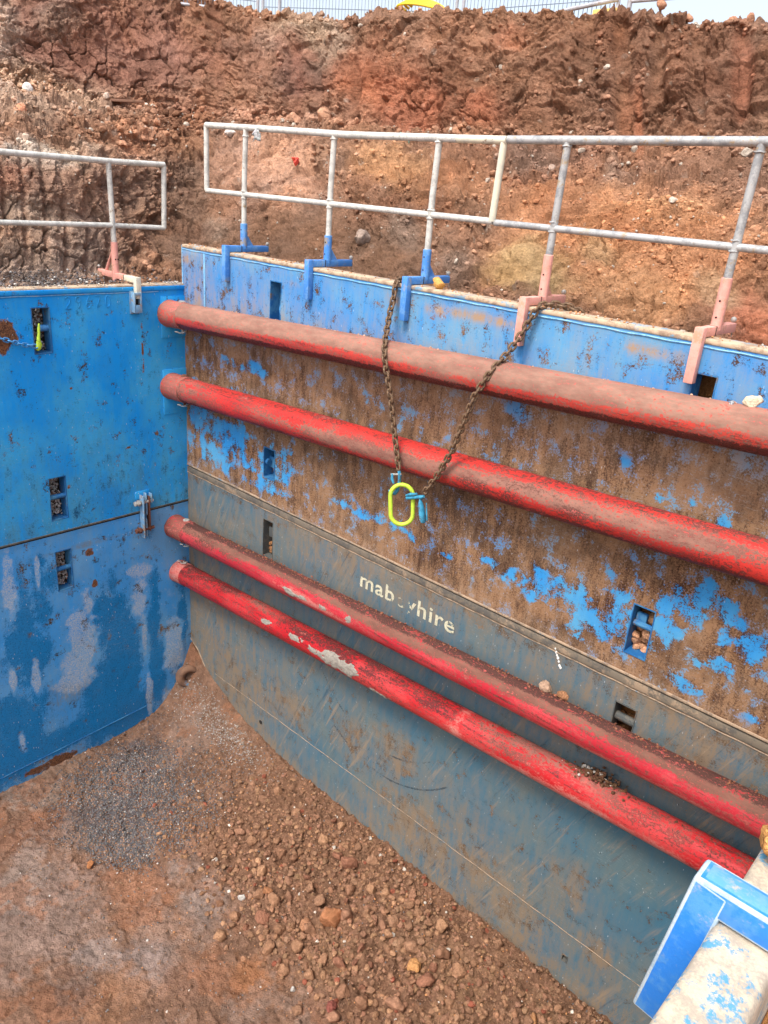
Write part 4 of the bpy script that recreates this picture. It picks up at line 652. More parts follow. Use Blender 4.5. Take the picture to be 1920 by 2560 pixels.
def strut(i, y0, z0, sl, r, mat, label, dustf):
    e = empty('trench_strut', (0.03, y0, z0), label, 'strut', 'red tubular struts along the far side')
    nx, na = 420, 64; xs = np.linspace(XL+.012, XS1, nx); an = np.linspace(0, 2*math.pi, na, endpoint=False)
    X, A = np.meshgrid(xs, an, indexing='ij'); X = X.ravel(); A = A.ravel()
    rr = r+.0012*fbm(np.stack([X*3, np.cos(A), np.sin(A)], 1), 2, i)
    V = np.stack([X, y0+rr*np.sin(A)*-1, z0+sl*X+rr*np.cos(A)], 1)
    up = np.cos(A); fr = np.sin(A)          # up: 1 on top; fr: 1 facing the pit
    pp = np.stack([X, np.cos(A)*.3+i*5, np.sin(A)*.3], 1)
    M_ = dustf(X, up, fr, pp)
    idx = np.arange(nx*na).reshape(nx, na); nxt = np.roll(idx, -1, 1)
    F = np.stack([idx[:-1], nxt[:-1], nxt[1:], idx[1:]], -1).reshape(-1, 4)
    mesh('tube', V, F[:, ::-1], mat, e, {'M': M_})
    # sleeve welded to the pad
    mb = MB(); s0 = .30 if i != 4 else .19
    mb.tube([(XL+.008, y0, z0), (XL+.03, y0, z0), (s0, y0, z0+sl*s0), (s0+.004, y0, z0+sl*s0)], [r+.012, r+.006, r+.006, r+.001], 40)
    n_ = len(mb.V); MM = np.tile(np.array([.75 if i < 4 else .35, .15, .25 if i < 4 else .75]), (n_, 1))
    mb.build('end_sleeve', mat, e, attrs={'M': MM})
    mb = MB(); py = y0+.01; px = .24 if i < 4 else .12; zt = z0+sl*px+r
    mb.tube([(px, py, zt-.02), (px, py, zt+.012), (px, py, zt+.018)], [.033, .033, .024], 16).build('pin_head', MZINC if i in (1, 3) else MRUSTP, e)
    mb = MB(); mb.tube([(px, py, zt-2*r-.05), (px, py, zt-2*r+.02)], .014, 10)
    mb.build('retaining_pin', MZINC if i in (1, 3) else MRUSTP, e)
    zc = zt-2*r-.04 if i != 4 else zt+.022
    cp = [(px-.06, py-.02, zc), (px-.045, py-.05, zc+.004), (px-.02, py-.03, zc), (px+.02, py-.05, zc+.002), (px+.07, py-.03, zc+.012), (px+.095, py-.045, zc+.028), (px+.09, py-.02, zc+.034), (px+.05, py-.025, zc+.012), (px, py-.005, zc)]
    mb = MB(); mb.tube(cp, .006, 6); mb.build('spring_clip', MZINC, e)
    return e
def d1(X, up, fr, pp):
    n = fbm(pp*np.array([1.2, 1, 1]), 3, 5)*.25
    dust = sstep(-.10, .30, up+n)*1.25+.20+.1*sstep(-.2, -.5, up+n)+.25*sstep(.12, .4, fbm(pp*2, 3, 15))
    dark_tone = sstep(-.36, -.60, up+n*.6)*1.1  # dark band growing towards the underside of the tube
    return np.stack([np.clip(dust, 0, 1.1), dark_tone, 0*X], 1)
def d2(X, up, fr, pp):
    n = fbm(pp*np.array([1.0, 1, 1]), 3, 6)
    band = np.exp(-((up-.28-n*.5)/.42)**2)
    dust = .10+1.0*band*sstep(-.35, .25, fbm(pp*np.array([.6, .5, .5]), 2, 16)+.12)+.35*sstep(4, 6.2, X)*sstep(-.3, .5, up)
    dust += .6*sstep(1.2, .3, X)
    dark_tone = .30+.45*sstep(.05, .35, n)+.7*sstep(-.5, -.8, up)+.25*sstep(.75, .95, up)  # patchy, and darker along the underside and the very top
    return np.stack([np.clip(dust, 0, 1.1), dark_tone*.8, 0*X], 1)
def d3(X, up, fr, pp):
    n = fbm(pp*np.array([1.0, 1, 1]), 3, 7)*.3
    dust = .08+.95*sstep(.35, .7, up+n)+.5*sstep(1.9, 1.0, X)*sstep(-.1, .4, up+n)
    pale = .62*np.exp(-((X-2.3)/.5)**2)*sstep(.6, .1, up)*sstep(-.7, -.1, up)+.55*sstep(-.25, -.6, up+n)*sstep(3.0, 4.2, X)
    dark_tone = .12+.7*sstep(.82, .93, up+n*.25)+.3*sstep(1.5, .4, X)
    return np.stack([np.clip(dust, 0, 1.1), dark_tone, pale], 1)
def d4(X, up, fr, pp):
    n = fbm(pp*np.array([1.4, 1, 1]), 3, 8)
    dust = .10+.4*sstep(.1, .4, n)+.25*sstep(.7, .95, up)
    pale = .55*sstep(3.3, 4.4, X)*sstep(.35, -.3, up+n*.5)+.55*np.exp(-((X-3.95)/.06)**2)+.35*np.exp(-((X-4.9)/.3)**2)
    dark_tone = .33+.35*sstep(.05, .35, -n)*sstep(.6, .95, up+.3)
    return np.stack([np.clip(dust, 0, 1.1), dark_tone, pale], 1)
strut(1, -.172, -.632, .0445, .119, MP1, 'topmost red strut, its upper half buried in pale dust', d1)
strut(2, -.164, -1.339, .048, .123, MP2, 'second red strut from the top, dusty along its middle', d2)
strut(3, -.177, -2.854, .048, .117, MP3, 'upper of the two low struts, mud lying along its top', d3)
strut(4, -.138, -3.402, .060, .116, MP4, 'lowest red strut, scraped, with a grey mortar patch', d4)
# mortar splats on the struts
def splat(x0, x1, a0, a1, y0, z0, sl, r, th, seed, parent=None):
    nx, na = 60, 26; xs = np.linspace(x0, x1, nx); an = np.linspace(a0, a1, na); X, A = np.meshgrid(xs, an, indexing='ij'); X = X.ravel(); A = A.ravel()
    u = (X-x0)/(x1-x0)*2-1; v = (A-a0)/(a1-a0)*2-1; pp = np.stack([X*8, A*1.6, 0*X+seed], 1)
    h = .85-np.sqrt(u*u+v*v)+1.2*fbm(pp*1.3, 5, seed, .6); hh = np.clip(h*3, -.6, 1)
    rr = r+th*hh*(.6+.6*fbm(pp*4, 3, seed+1))-.002
    V = np.stack([X, y0-rr*np.sin(A), z0+sl*X+rr*np.cos(A)], 1)
    return V, grid_faces(nx, na)[:, ::-1]
st4 = [o for o in bpy.data.objects if o.name == 'trench_strut.003'][0]; st3 = [o for o in bpy.data.objects if o.name == 'trench_strut.002'][0]
for a in ((2.22, 2.95, .75, 2.05, .012, 3), (1.95, 2.2, 1.0, 1.6, .006, 5), (1.55, 1.75, .9, 1.4, .005, 9), (2.95, 3.35, 1.9, 2.5, .008, 7)):
    V, F = splat(a[0], a[1], a[2], a[3], -.138, -3.402, .06, .117, a[4], a[5]); mesh('mortar_splash', V, F, MMORTAR, st4)
for a in ((1.93, 2.3, 1.35, 2.0, .010, 13), (2.42, 2.55, 1.3, 1.8, .008, 15), (2.72, 2.82, 1.1, 1.7, .008, 17)):
    V, F = splat(a[0], a[1], a[2], a[3], -.177, -2.854, .048, .118, a[4], a[5]); mesh('mortar_splash', V, F, MMORTAR, st3)
# ---------------------------------------------------------------- guard rails with their hook brackets
def rail(name, pts, r, mat, parent, seg=14): return MB().tube(pts, r, seg).build(name, mat, parent)
def bracket(parent, o, d, s, mat, legmat=None, leg=.30, arm=.43, post=.19, sl=.24, base=0.0):
    """o: point on the panel's top front edge, d: outward over the panel, s: along the panel"""
    o = np.array(o, float); d = np.array(d, float); s = np.array(s, float); up = np.array([0, 0, 1.0]); ax = np.array([d, s, up])
    t = .026
    MB().box((-.056, -t, .004), (arm, t, .056), .004, ax, o).build('bracket_arm', mat, parent)
    MB().box((-.058, -t-.001, -leg+.05), (-.006, t+.001, .0585), .005, ax, o).build('bracket_leg', legmat or mat, parent)
    MB().tube([o+d*post+up*.03, o+d*post+up*sl, o+d*post+up*(sl+.003)], [.031, .031, .027], 16).build('post_socket', mat, parent)
    g0 = o+d*(post+.03)+up*.055; g1 = o+d*(post+.105)+up*.055; g2 = o+d*(post+.03)+up*.15; h = s*.006
    MB().add([g0-h, g1-h, g2-h, g0+h, g1+h, g2+h], [(0, 1, 2), (5, 4, 3), (0, 3, 4, 1), (1, 4, 5, 2), (2, 5, 3, 0)]).build('gusset', mat, parent)
    MB().ball(o+d*(arm+.006)+up*.072, .017, 2).tube([o+d*(arm+.006)+up*.0, o+d*(arm+.006)+up*.07], .006, 6).tube([o+d*(arm+.02)+up*.05, o+d*(arm+.03)-up*.03], .003, 5).build('locking_pin', MBALL, parent)
    MB().box((.12, -t-.002, .002), (.126, t+.002, .0575), 0, ax, o).build('weld_line', MDARK, parent)
    for k in (.10, .19):
        MB().tube([o+d*post-s*.0-d*.03+up*k, o+d*post-d*.0325+up*k], .006, 8).build('bolt_hole', MDARK, parent)
    return o+d*post
GRG = 'tubular guard rails clamped to the panels'
e = empty('guard_rail', (.74, .17, .0), 'white guard rail on bright blue brackets, in the middle of the far side', 'guard rail', GRG)
YR = .165
rail('top_rail', [(.185, YR, 1.026), (1.2, YR, 1.000), (2.0, YR, .976), (3.44, YR, .968)], .0255, MGALV, e)
rail('middle_rail', [(.185, YR, .484), (3.42, YR, .476)], .0215, MGALV, e)
rail('end_upright', [(.185, YR, 1.024), (.183, YR, .484)], .0235, MGALV, e)
rail('end_upright', [(3.43, YR, .966), (3.41, YR, .476)], .0235, MCREAM, e)
rail('stained_rail_end', [(3.05, YR, .9692), (3.452, YR, .968)], .0262, MCREAM, e)
for px_, zt_ in ((.739, 1.012), (1.834, .980), (2.877, .970)):
    b0 = bracket(e, (px_, 0, 0), (0, 1, 0), (1, 0, 0), MBRB, post=YR)
    rail('post', [(px_, YR, .2), (px_+.0, YR, .6), (px_+.015, YR, zt_)], .0225, MGALV, e)
e = empty('guard_rail', (3.88, .17, .0), 'duller grey guard rail on pink brackets, running out of view on the right', 'guard rail', GRG)
rail('top_rail', [(3.45, YR+.012, .972), (5.1, YR+.012, .996), (7.3, YR+.012, 1.02)], .0255, MGALVD, e)
rail('middle_rail', [(3.43, YR+.012, .47), (7.3, YR+.012, .482)], .0215, MGALVD, e)
for px_, zt_ in ((3.878, .976), (5.024, .99), (6.4, 1.0)):
    bracket(e, (px_, 0, 0), (0, 1, 0), (1, 0, 0), MPINK, post=YR+.012, sl=.31)
    rail('post', [(px_, YR+.012, .25), (px_+.015, YR+.012, zt_)], .0235, MGALVD, e)
def weld(parent, c, r, ax, mat):
    c = np.array(c, float); a = np.array([[0, 0, 1.], [1, 0, 0]] if ax == 'y' else [[1., 0, 0], [0, 1, 0]]); q = np.linspace(0, 2*math.pi, 17)[:-1]
    MB().tube([c+r*(a[0]*math.cos(k)+a[1]*math.sin(k))+.0015*np.array([math.sin(5*k), math.cos(7*k), math.sin(4*k)]) for k in q], .0055, 6, closed=True).build('weld_bead', mat, parent)
for e_, xs_, mt_ in ((bpy.data.objects['guard_rail'], (.739, 1.834, 2.877), MGALV), (e, (3.878, 5.024), MGALVD)):
    yo = YR if e_ is not e else YR+.012
    for x_ in xs_: weld(e_, (x_+.013, yo, .945), .025, 'z', mt_); weld(e_, (x_, yo, .508), .024, 'z', mt_); weld(e_, (x_, yo, .452), .024, 'z', mt_)
e = empty('guard_rail', (-.3, -.52, -.36), 'white guard rail behind the bright blue end panel, on one pink bracket', 'guard rail', GRG)
XR = -.3
rail('top_rail', [(XR, -3.9, .652), (XR, -.5, .661), (XR, .03, .672)], .0255, MGALV, e)
rail('middle_rail', [(XR, -3.9, .118), (XR, -.56, .125), (XR, .012, .114)], .0225, MGALV, e)
rail('end_upright', [(XR, .028, .668), (XR, .010, .112)], .0235, MGALV, e)
rail('post', [(XR, -.52, -.06), (XR, -.535, .66)], .0235, MGALV, e)
rail('post', [(XR, -3.3, -.3), (XR, -3.3, .655)], .0235, MGALV, e)
ax = np.array([[-1, 0, 0], [0, 1, 0], [0, 0, 1.]])
O_ = np.array([XL, -.515, -.336])
MB().box((-.035, -.024, -.004), (.16, .024, .046), .004, ax, O_).build('bracket_arm', MCREAM, e)
MB().box((.16, -.0245, -.005), (.65, .0245, .0465), .004, ax, O_).build('bracket_arm', MPINK, e)
MB().box((-.06, -.026, -.14), (-.008, .026, .048), .005, ax, O_).build('bracket_leg', MCREAM, e)
MB().tube([(XR, -.52, -.36), (XR, -.52, -.02)], .031, 16).build('post_socket', MPINK, e)
MB().tube([(XR-.03, -.52, -.10), (XR-.17, -.52, -.29)], .014, 8).build('brace', MPINK, e)
MB().ball((-.62, -.515, -.27), .017, 2).tube([(-.62, -.515, -.33), (-.62, -.515, -.27)], .006, 6).tube([(-.62, -.515, -.32), (-.66, -.54, -.40)], .004, 5).build('locking_pin', MBALL, e)
MB().box((.155, -.0255, -.006), (.162, .0255, .0475), 0, ax, O_).build('weld_line', MDARK, e)
for yy in (-.53, -.505): MB().tube([(XR+.029, yy, -.17), (XR+.033, yy, -.17)], .007, 8).build('bolt_hole', MDARK, e)
# scrap of plastic on the rail
v = []; rs = np.random.RandomState(5)
nn = 9
GXb, GYb = np.meshgrid(np.linspace(-1, 1, nn), np.linspace(-1, 1, nn), indexing='ij')
pb = np.stack([GXb.ravel(), GYb.ravel(), 0*GXb.ravel()], 1); dz_ = fbm(pb*1.7, 3, 3)
Vb = np.stack([.975+.045*pb[:, 0]+.02*dz_, .13-.03*np.abs(dz_)-.012, .955-.075*(pb[:, 1]*.5+.5)+.02*dz_-.02*pb[:, 0]**2+.045], 1)
o = mesh('plastic_bag', Vb, grid_faces(nn, nn), MBAG); o.modifiers.new('thick', 'SOLIDIFY').thickness = .003
setp(o, 'torn grey scrap of plastic caught on the white top rail', 'plastic scrap')
# ---------------------------------------------------------------- lugs and the bolted link
e = empty('lifting_lug', (XL+.03, -.54, -.52), 'pale blue slotted lug holding the leg of the pink bracket', 'lug')
mb = MB(); mb.box((XL+.002, -.585, -.615), (XL+.014, -.485, -.405), .003); mb.build('back_plate', MCONN, e)
mb = MB(); mb.box((XL+.012, -.572, -.60), (XL+.07, -.558, -.42), .003); mb.box((XL+.012, -.508, -.60), (XL+.07, -.494, -.42), .003); mb.box((XL+.058, -.558, -.445), (XL+.07, -.508, -.42), .002); mb.box((XL+.058, -.558, -.60), (XL+.07, -.508, -.53), .002); mb.build('lug_body', MCONN, e)
mb = MB(); mb.box((XL+.0145, -.556, -.53), (XL+.03, -.51, -.45)); mb.build('slot', MDARK, e)
e = empty('panel_link', (XL+.05, -.52, -2.62), 'bolted twin plate link joining the two blue end panels', 'link plate')
for yy, mt, za, zb, xo in ((-.575, MCONN, -2.40, -2.86, .075), (-.50, MRUSTP, -2.42, -2.80, .06), (-.527, MCONN, -2.385, -2.62, .05), (-.47, MCONN, -2.40, -2.50, .055), (-.535, MCONN, -2.66, -2.86, .05)):
    mb = MB(); mb.box((XL+.012, yy-.007, zb), (XL+.012+xo, yy+.007, za), .004); mb.build('link_plate', mt, e)
mb = MB(); mb.box((XL+.001, -.62, -2.45), (XL+.010, -.46, -2.37), .002); cbuild(mb, 'pad', ML1, e)
for zz in (-2.475, -2.775):
    mb = MB(); mb.tube([(XL+.05, -.64, zz), (XL+.05, -.45, zz)], .017, 12).tube([(XL+.05, -.625, zz), (XL+.05, -.60, zz)], .032, 6).tube([(XL+.05, -.655, zz), (XL+.05, -.640, zz)], .024, 12)
    mb.build('bolt', MBALL if zz > -2.6 else MRUSTP, e)
# curved lug at the bottom corner, half buried
cx, cy, cz = .17, -.12, -4.70
mb = MB(); ang = np.linspace(math.radians(35), math.radians(285), 22)
arc = [(cx+.03*k/22+.05*math.cos(a), cy+.085*math.cos(a)-.02, cz+.10*math.sin(a)) for k, a in enumerate(ang)]
mb.tube(arc, [.026+.026*math.sin(math.pi*k/21) for k in range(22)], 12)
o = mb.build('corner_lug', simple_mat('mud_coated_steel', (126, 94, 74), (104, 78, 64), .9, cc=(90, 120, 145), fth=(.62, .68))); setp(o, 'muddy curved steel lug at the foot of the corner', 'lug')
# ---------------------------------------------------------------- chains
def link_mesh(name, L, W, r, mat):
    pts = []
    h = L/2-W/2
    for k in range(16):
        a = 2*math.pi*k/16; pts.append((math.cos(a)*W/2, 0, math.sin(a)*W/2+(h if math.sin(a) >= 0 else -h)))
    o = MB().tube(pts, r, 7, closed=True).build(name, mat, None, smooth=True)
    return o
def chain(path, pitch, L, W, r, mat, parent, roll0=.35, sag=0):
    P = np.array(path, float)
    # smooth path
    t = np.arange(len(P)); tt = np.linspace(0, len(P)-1, 400)
    Q = np.stack([np.interp(tt, t, P[:, a]) for a in range(3)], 1)
    for _ in range(30): Q[1:-1] = Q[1:-1]*.5+.25*(Q[:-2]+Q[2:])
    dcum = np.concatenate([[0], np.cumsum(np.linalg.norm(np.diff(Q, axis=0), axis=1))])
    n = int(dcum[-1]/pitch); proto = None
    rs = np.random.RandomState(3)
    for k in range(n):
        s0 = (k+.5)*pitch; c = np.array([np.interp(s0, dcum, Q[:, a]) for a in range(3)])
        c2 = np.array([np.interp(s0+pitch*.5, dcum, Q[:, a]) for a in range(3)]); c1 = np.array([np.interp(s0-pitch*.5, dcum, Q[:, a]) for a in range(3)])
        zv = Vector(c2-c1).normalized(); y = Vector((0.15, -1, .1)); y = (y-zv*y.dot(zv)).normalized(); xv = y.cross(zv)
        a = (k % 2)*math.pi/2+roll0+rs.uniform(-.16, .16)
        x2 = xv*math.cos(a)+y*math.sin(a); y2 = zv.cross(x2)
        Mt = Matrix([[x2[i], y2[i], zv[i], c[i]] for i in range(3)]+[[0, 0, 0, 1]])
        if proto is None: proto = o = link_mesh('chain_link', L, W, r, mat)
        else: o = proto.copy(); COL.objects.link(o)
        o.parent = parent; o.matrix_parent_inverse = parent.matrix_world.inverted(); o.matrix_basis = Mt
    return Q
e = empty('chain_sling', (3.3, -.34, -1.45), 'rusty two leg lifting chain with a lime master link, hung over the far panel', 'lifting chain')
LK = dict(pitch=.0405, L=.0575, W=.037, r=.0082)
chain([(2.83, .20, -.30), (2.83, .165, -.12), (2.80, .12, .03), (2.782, .04, .028), (2.775, -.035, .008), (2.785, -.055, -.10), (2.80, -.10, -.20), (2.90, -.24, -.36), (2.97, -.315, -.47), (3.06, -.325, -.70), (3.14, -.325, -1.0), (3.20, -.33, -1.19), (3.215, -.335, -1.245)], mat=MCHAIN, parent=e, **LK)
chain([(3.475, -.335, -1.335), (3.56, -.335, -1.20), (3.667, -.335, -.98), (3.74, -.335, -.75), (3.80, -.33, -.55), (3.86, -.29, -.41), (3.895, -.19, -.30), (3.92, -.10, -.19), (3.955, -.055, -.07), (3.985, -.03, .015), (4.03, .03, .035), (4.10, .09, .03), (4.18, .13, .012), (4.24, .165, -.06), (4.26, .20, -.25)], mat=MCHAIN, parent=e, roll0=.3, **LK)
# lime master link
def frame(c, zv, yv):
    zv = Vector(zv).normalized(); yv = Vector(yv); yv = (yv-zv*yv.dot(zv)).normalized(); xv = yv.cross(zv)
    return np.array([xv, yv, zv]), np.array(c)
ax_, org_ = frame((3.308, -.375, -1.475), (-.16, 0.05, 1), (.62, -.78, .2))
pts = []
for k in range(36):
    a = 2*math.pi*k/36; pts.append(np.array([math.cos(a)*.082, 0, math.sin(a)*.082+(.066 if math.sin(a) >= 0 else -.066)]))
MB().tube([p@ax_+org_ for p in pts], .0155, 12, closed=True).build('master_link', MLIME, e)
# left clutch: shackle plates + hook round the link
def clutch(c, zv, yv, parent, flip=1):
    ax, org = frame(c, zv, yv); ax = ax*1.22
    T_ = lambda L: [np.array(p)@ax+org for p in L]
    mb = MB()
    mb.tube(T_([(-.022, 0, .075), (-.026, 0, .05), (-.02, 0, .02), (-.012, 0, -.01), (.0, 0, -.04), (.02, 0, -.06), (.045, 0, -.062), (.062, 0, -.04)]), [.012, .015, .013, .014, .016, .017, .014, .007], 10, flat=.8)
    mb.tube(T_([(.022, .004, .06), (.028, .004, .03), (.02, .004, .0)]), [.008, .011, .008], 8)
    mb.build('clutch_hook', MTEAL, parent)
    MB().tube(T_([(-.035, 0, .055), (.035, 0, .055)]), .008, 8).build('clutch_pin', MZINC, parent)
clutch((3.236, -.365, -1.335), (-.25, 0, 1), (0.2, -1, .1), e)
ax_, org_ = frame((3.405, -.35, -1.392), (1, 0, .42), (0, -1, .2))
T_ = lambda L: [np.array(p)@ax_+org_ for p in L]
MB().tube(T_([(.0, 0, -.085), (.004, 0, -.06), (.0, 0, -.02), (0, 0, .03), (-.004, 0, .065), (0, 0, .085)]), [.011, .015, .012, .014, .015, .010], 10).tube(T_([(.02, 0.012, -.075), (.024, .012, -.03), (.022, .01, .03)]), [.008, .012, .008], 8).build('clutch_hook', MTEAL, e)
MB().tube([(3.452, -.35, -1.385), (3.462, -.352, -1.42), (3.478, -.352, -1.47), (3.494, -.352, -1.52), (3.505, -.352, -1.548), (3.512, -.352, -1.555)], [.008, .02, .027, .028, .022, .006], 12, flat=.6).build('hanging_hook', MTEAL, e)
MB().tube([(3.512, -.35, -1.40), (3.522, -.352, -1.46), (3.532, -.352, -1.51), (3.535, -.35, -1.53)], [.004, .006, .007, .004], 6).build('hook_latch', MTEAL, e)
e = empty('short_chain', (.06, -1.47, -.78), 'short blue chain with a lime hook in the end panel slot', 'lifting chain')
chain([(.055, -2.3, -.52), (.06, -1.95, -.66), (.065, -1.80, -.735), (.065, -1.68, -.782), (.065, -1.58, -.815), (.065, -1.47, -.838)], .040, .052, .032, .0065, MCHB, e, roll0=.5)
ax_, org_ = frame((.06, -1.46, -.77), (0, .12, 1), (1, 0, 0))
T_ = lambda L: [np.array(p)@ax_+org_ for p in L]
MB().tube(T_([(.0, 0, .125), (0, 0, .09), (0, 0, .02), (0, 0, -.02)]), [.008, .011, .013, .016], 8).tube(T_([(0, 0, -.02), (-.006, 0, -.05), (.0, 0, -.085), (.008, 0, -.10)]), [.018, .026, .024, .010], 10, flat=.6).build('clutch_hook', MLIME, e)
# ---------------------------------------------------------------- lettering
e = bpy.data.objects['trench_shield']
strokes = {'2': [(0, .78), (.08, .93), (.3, 1), (.52, .9), (.55, .72), (.4, .45), (0, 0), (.6, .02)], '9': [(.5, .62), (.3, .5), (.05, .6), (.02, .82), (.2, 1), (.45, .95), (.52, .7), (.45, .3), (.3, 0)],
           '6': [(.42, 1), (.2, .7), (.05, .3), (.15, .03), (.4, .02), (.52, .22), (.42, .45), (.2, .45), (.08, .3)], '7': [(0, 1), (.55, .98), (.35, .5), (.2, 0)], '0': [(.3, 1), (.08, .8), (.05, .35), (.2, .02), (.42, .05), (.55, .4), (.5, .85), (.3, 1)]}
for k, ch in enumerate('29670'):
    s_ = strokes[ch]; yb = -1.19+.092*k; h = .105
    mb = MB(); mb.tube([(XL+.003, yb+a*.085, -.545+b*h+.0*k) for a, b in s_], .0042, 6); cbuild(mb, 'weld_numeral', ML1, L1, (.97, .2, 0), (.1, 0, 0), True)
m, t, b = newmat('worn_cream_lettering', .8); g = NG(t)
n_ = g.noise(16, 5, .65); f_ = g.noise(80, 3, .7); c_ = g.mix(g.rng(f_, .4, .6), L4((205, 200, 172)), L4((176, 172, 150)))
g.lk(c_, b.inputs['Base Color'])
gx = g.n('ShaderNodeSeparateXYZ'); g.lk(g.tc, gx.inputs[0])
wx = g.m('ADD', g.m('SUBTRACT', 1.0, g.m('MULTIPLY', g.m('ABSOLUTE', g.m('SUBTRACT', gx.outputs[0], 3.11)), 6.0), clamp=True), 0.0, clamp=True)
al = g.rng(g.m('SUBTRACT', g.m('ADD', n_, g.m('MULTIPLY', g.m('SUBTRACT', f_, .5), .4)), g.m('MULTIPLY', wx, .24)), .34, .42); g.lk(al, b.inputs['Alpha'])
cu = bpy.data.curves.new('word', 'FONT'); cu.body = 'mabeyhire'; cu.size = .198; cu.space_character = 1.10; cu.offset = .0028
ot = bpy.data.objects.new('word', cu); COL.objects.link(ot)
ot.matrix_world = Matrix([[1, 0, 0, 2.615], [0, 0, -1, -.0065], [0, 1, 0, -2.548], [0, 0, 0, 1]])
bpy.context.view_layer.update()
dg = bpy.context.evaluated_depsgraph_get(); me = bpy.data.meshes.new_from_object(ot.evaluated_get(dg)); me.transform(ot.matrix_world)
wd = max(v.co.x for v in me.vertices)-min(v.co.x for v in me.vertices); x0_ = min(v.co.x for v in me.vertices)
for v in me.vertices: v.co.x = 2.618+(v.co.x-x0_)*(1.03/wd)
bpy.data.objects.remove(ot); me.materials.clear(); me.materials.append(m)
bm = bmesh.new(); bm.from_mesh(me); bmesh.ops.subdivide_edges(bm, edges=bm.edges[:], cuts=1); bm.to_mesh(me); bm.free()
o = bpy.data.objects.new('painted_word', me); COL.objects.link(o); o.parent = R2; o.matrix_parent_inverse = R2.matrix_world.inverted()
mb = MB(); rs = np.random.RandomState(2)
for k in range(7): mb.ball((4.515+.012*k*.9, -.004, -2.245-.022*k-.02*rs.rand()), .007+.007*rs.rand(), 1, (1, .25, 1.3))
mb.build('paint_blob', simple_mat('white_paint_blob', (225, 225, 220), (200, 196, 188), .7), R2)
# ---------------------------------------------------------------- rocks
def rockmesh(seed, sub=2, rough=.35, ang=0.6):
    bm = bmesh.new(); bmesh.ops.create_icosphere(bm, subdivisions=sub, radius=1); bm.verts.index_update()
    V = np.array([v.co[:] for v in bm.verts]); F = np.array([[v.index for v in f.verts] for f in bm.faces]); bm.free()
    rs = np.random.RandomState(seed)
    for k in range(13):                       # chop facets
        n = rs.normal(size=3); n /= np.linalg.norm(n); dmax = rs.uniform(.58, .88); dd = V@n; V = V-np.maximum(dd-dmax, 0)[:, None]*n*ang
    V = V*(1+rough*fbm(V*1.6+seed*7, 3, seed)[:, None]+.5*rough*fbm(V*4+seed*3, 2, seed+1)[:, None])
    V = V*rs.uniform(.7, 1.1, 3)
    return V, F
ROCK3 = [rockmesh(s, 3, .26, 1.0) for s in range(7)]; ROCK2 = [rockmesh(s+20, 2, .3, .95) for s in range(10)]; ROCK1 = [rockmesh(s+50, 1, .3, .5) for s in range(8)]
def rotm(rs, n):
    q = rs.normal(size=(n, 4)); q /= np.linalg.norm(q, axis=1)[:, None]; w_, x_, y_, z_ = q.T
    return np.stack([1-2*(y_*y_+z_*z_), 2*(x_*y_-z_*w_), 2*(x_*z_+y_*w_), 2*(x_*y_+z_*w_), 1-2*(x_*x_+z_*z_), 2*(y_*z_-x_*w_), 2*(x_*z_-y_*w_), 2*(y_*z_+x_*w_), 1-2*(x_*x_+y_*y_)], 1).reshape(n, 3, 3)
def scatter(name, lib, pos, size, col, mat, seed, label=None, flat=.8):
    rs = np.random.RandomState(seed); n = len(pos); Rm = rotm(rs, n); VV = []; FF = []; CC = []; base = 0
    pick = rs.randint(0, len(lib), n)
    for k, (V, F) in enumerate(lib):
        ii = np.where(pick == k)[0]
        if not len(ii): continue
        W_ = np.einsum('vj,njk->nvk', V, Rm[ii]); W_[:, :, 2] *= flat; W_ = W_*size[ii][:, None, None]+pos[ii][:, None]
        VV.append(W_.reshape(-1, 3)); FF.append((F[None]+(np.arange(len(ii))*len(V))[:, None, None]).reshape(-1, 3)+base); CC.append(np.repeat(col[ii], len(V), 0)); base += len(ii)*len(V)
    o = mesh(name, np.concatenate(VV), np.concatenate(FF), mat, None, {'Col': np.concatenate(CC)}, smooth=len(lib[0][0]) > 60)
    return setp(o, label, None, None, 'stuff')
RS = np.random.RandomState(17)
# loose clods and crumbs over the floor
def clod_density(x, y):
    p = np.stack([x, y, 0*x], 1)
    return sstep(-1.75, -1.2, y+.25*fbm(p*1.1, 3, 21)+.07*(x-3))*sstep(.6, 2.2, x+.3*fbm(p*1.3, 2, 22))
def place(n, x0, x1, y0, y1, dens, seed):
    rs = np.random.RandomState(seed); x = rs.uniform(x0, x1, n); y = rs.uniform(y0, y1, n); k = rs.rand(n) < dens(x, y); return x[k], y[k], rs
def cols(rs, n, base, var=.2, alt=None, pa=.1):
    c = np.tile(lin(base), (n, 1))*rs.uniform(1-var, 1+var, (n, 1))*rs.uniform(.95, 1.05, (n, 3))
    if alt is not None:
        for a_, p_ in alt:
            k = rs.rand(n) < p_; c[k] = lin(a_)*rs.uniform(.8, 1.15, (k.sum(), 1))
    return c
def zfor(x, y): return ZG[np.clip(((x-FX[0])/.0105).astype(int), 0, len(FX)-1), np.clip(((y-FY[0])/.0105).astype(int), 0, len(FY)-1)]
big_d = lambda x, y: clod_density(x, y)*sstep(1.6, 3.0, x)*sstep(.0, -.35, y+.0*x)*(.25+.75*sstep(1.9, 3.4, x))
x, y, rs = place(9500, .6, 6.2, -2.1, -.03, lambda x, y: clod_density(x, y)*(.35+.65*sstep(1.5, 3.2, x)), 1)
s = .008+.026*rs.rand(len(x))**2.0
s *= np.where(y > -.28, .75, 1)
scatter('soil_clods', ROCK2, np.stack([x, y, zfor(x, y)+s*.3], 1), s, cols(rs, len(x), (146, 110, 86), .16, [((170, 130, 100), .07), ((205, 195, 182), .014), ((142, 84, 66), .04)]), MCLOD, 2)
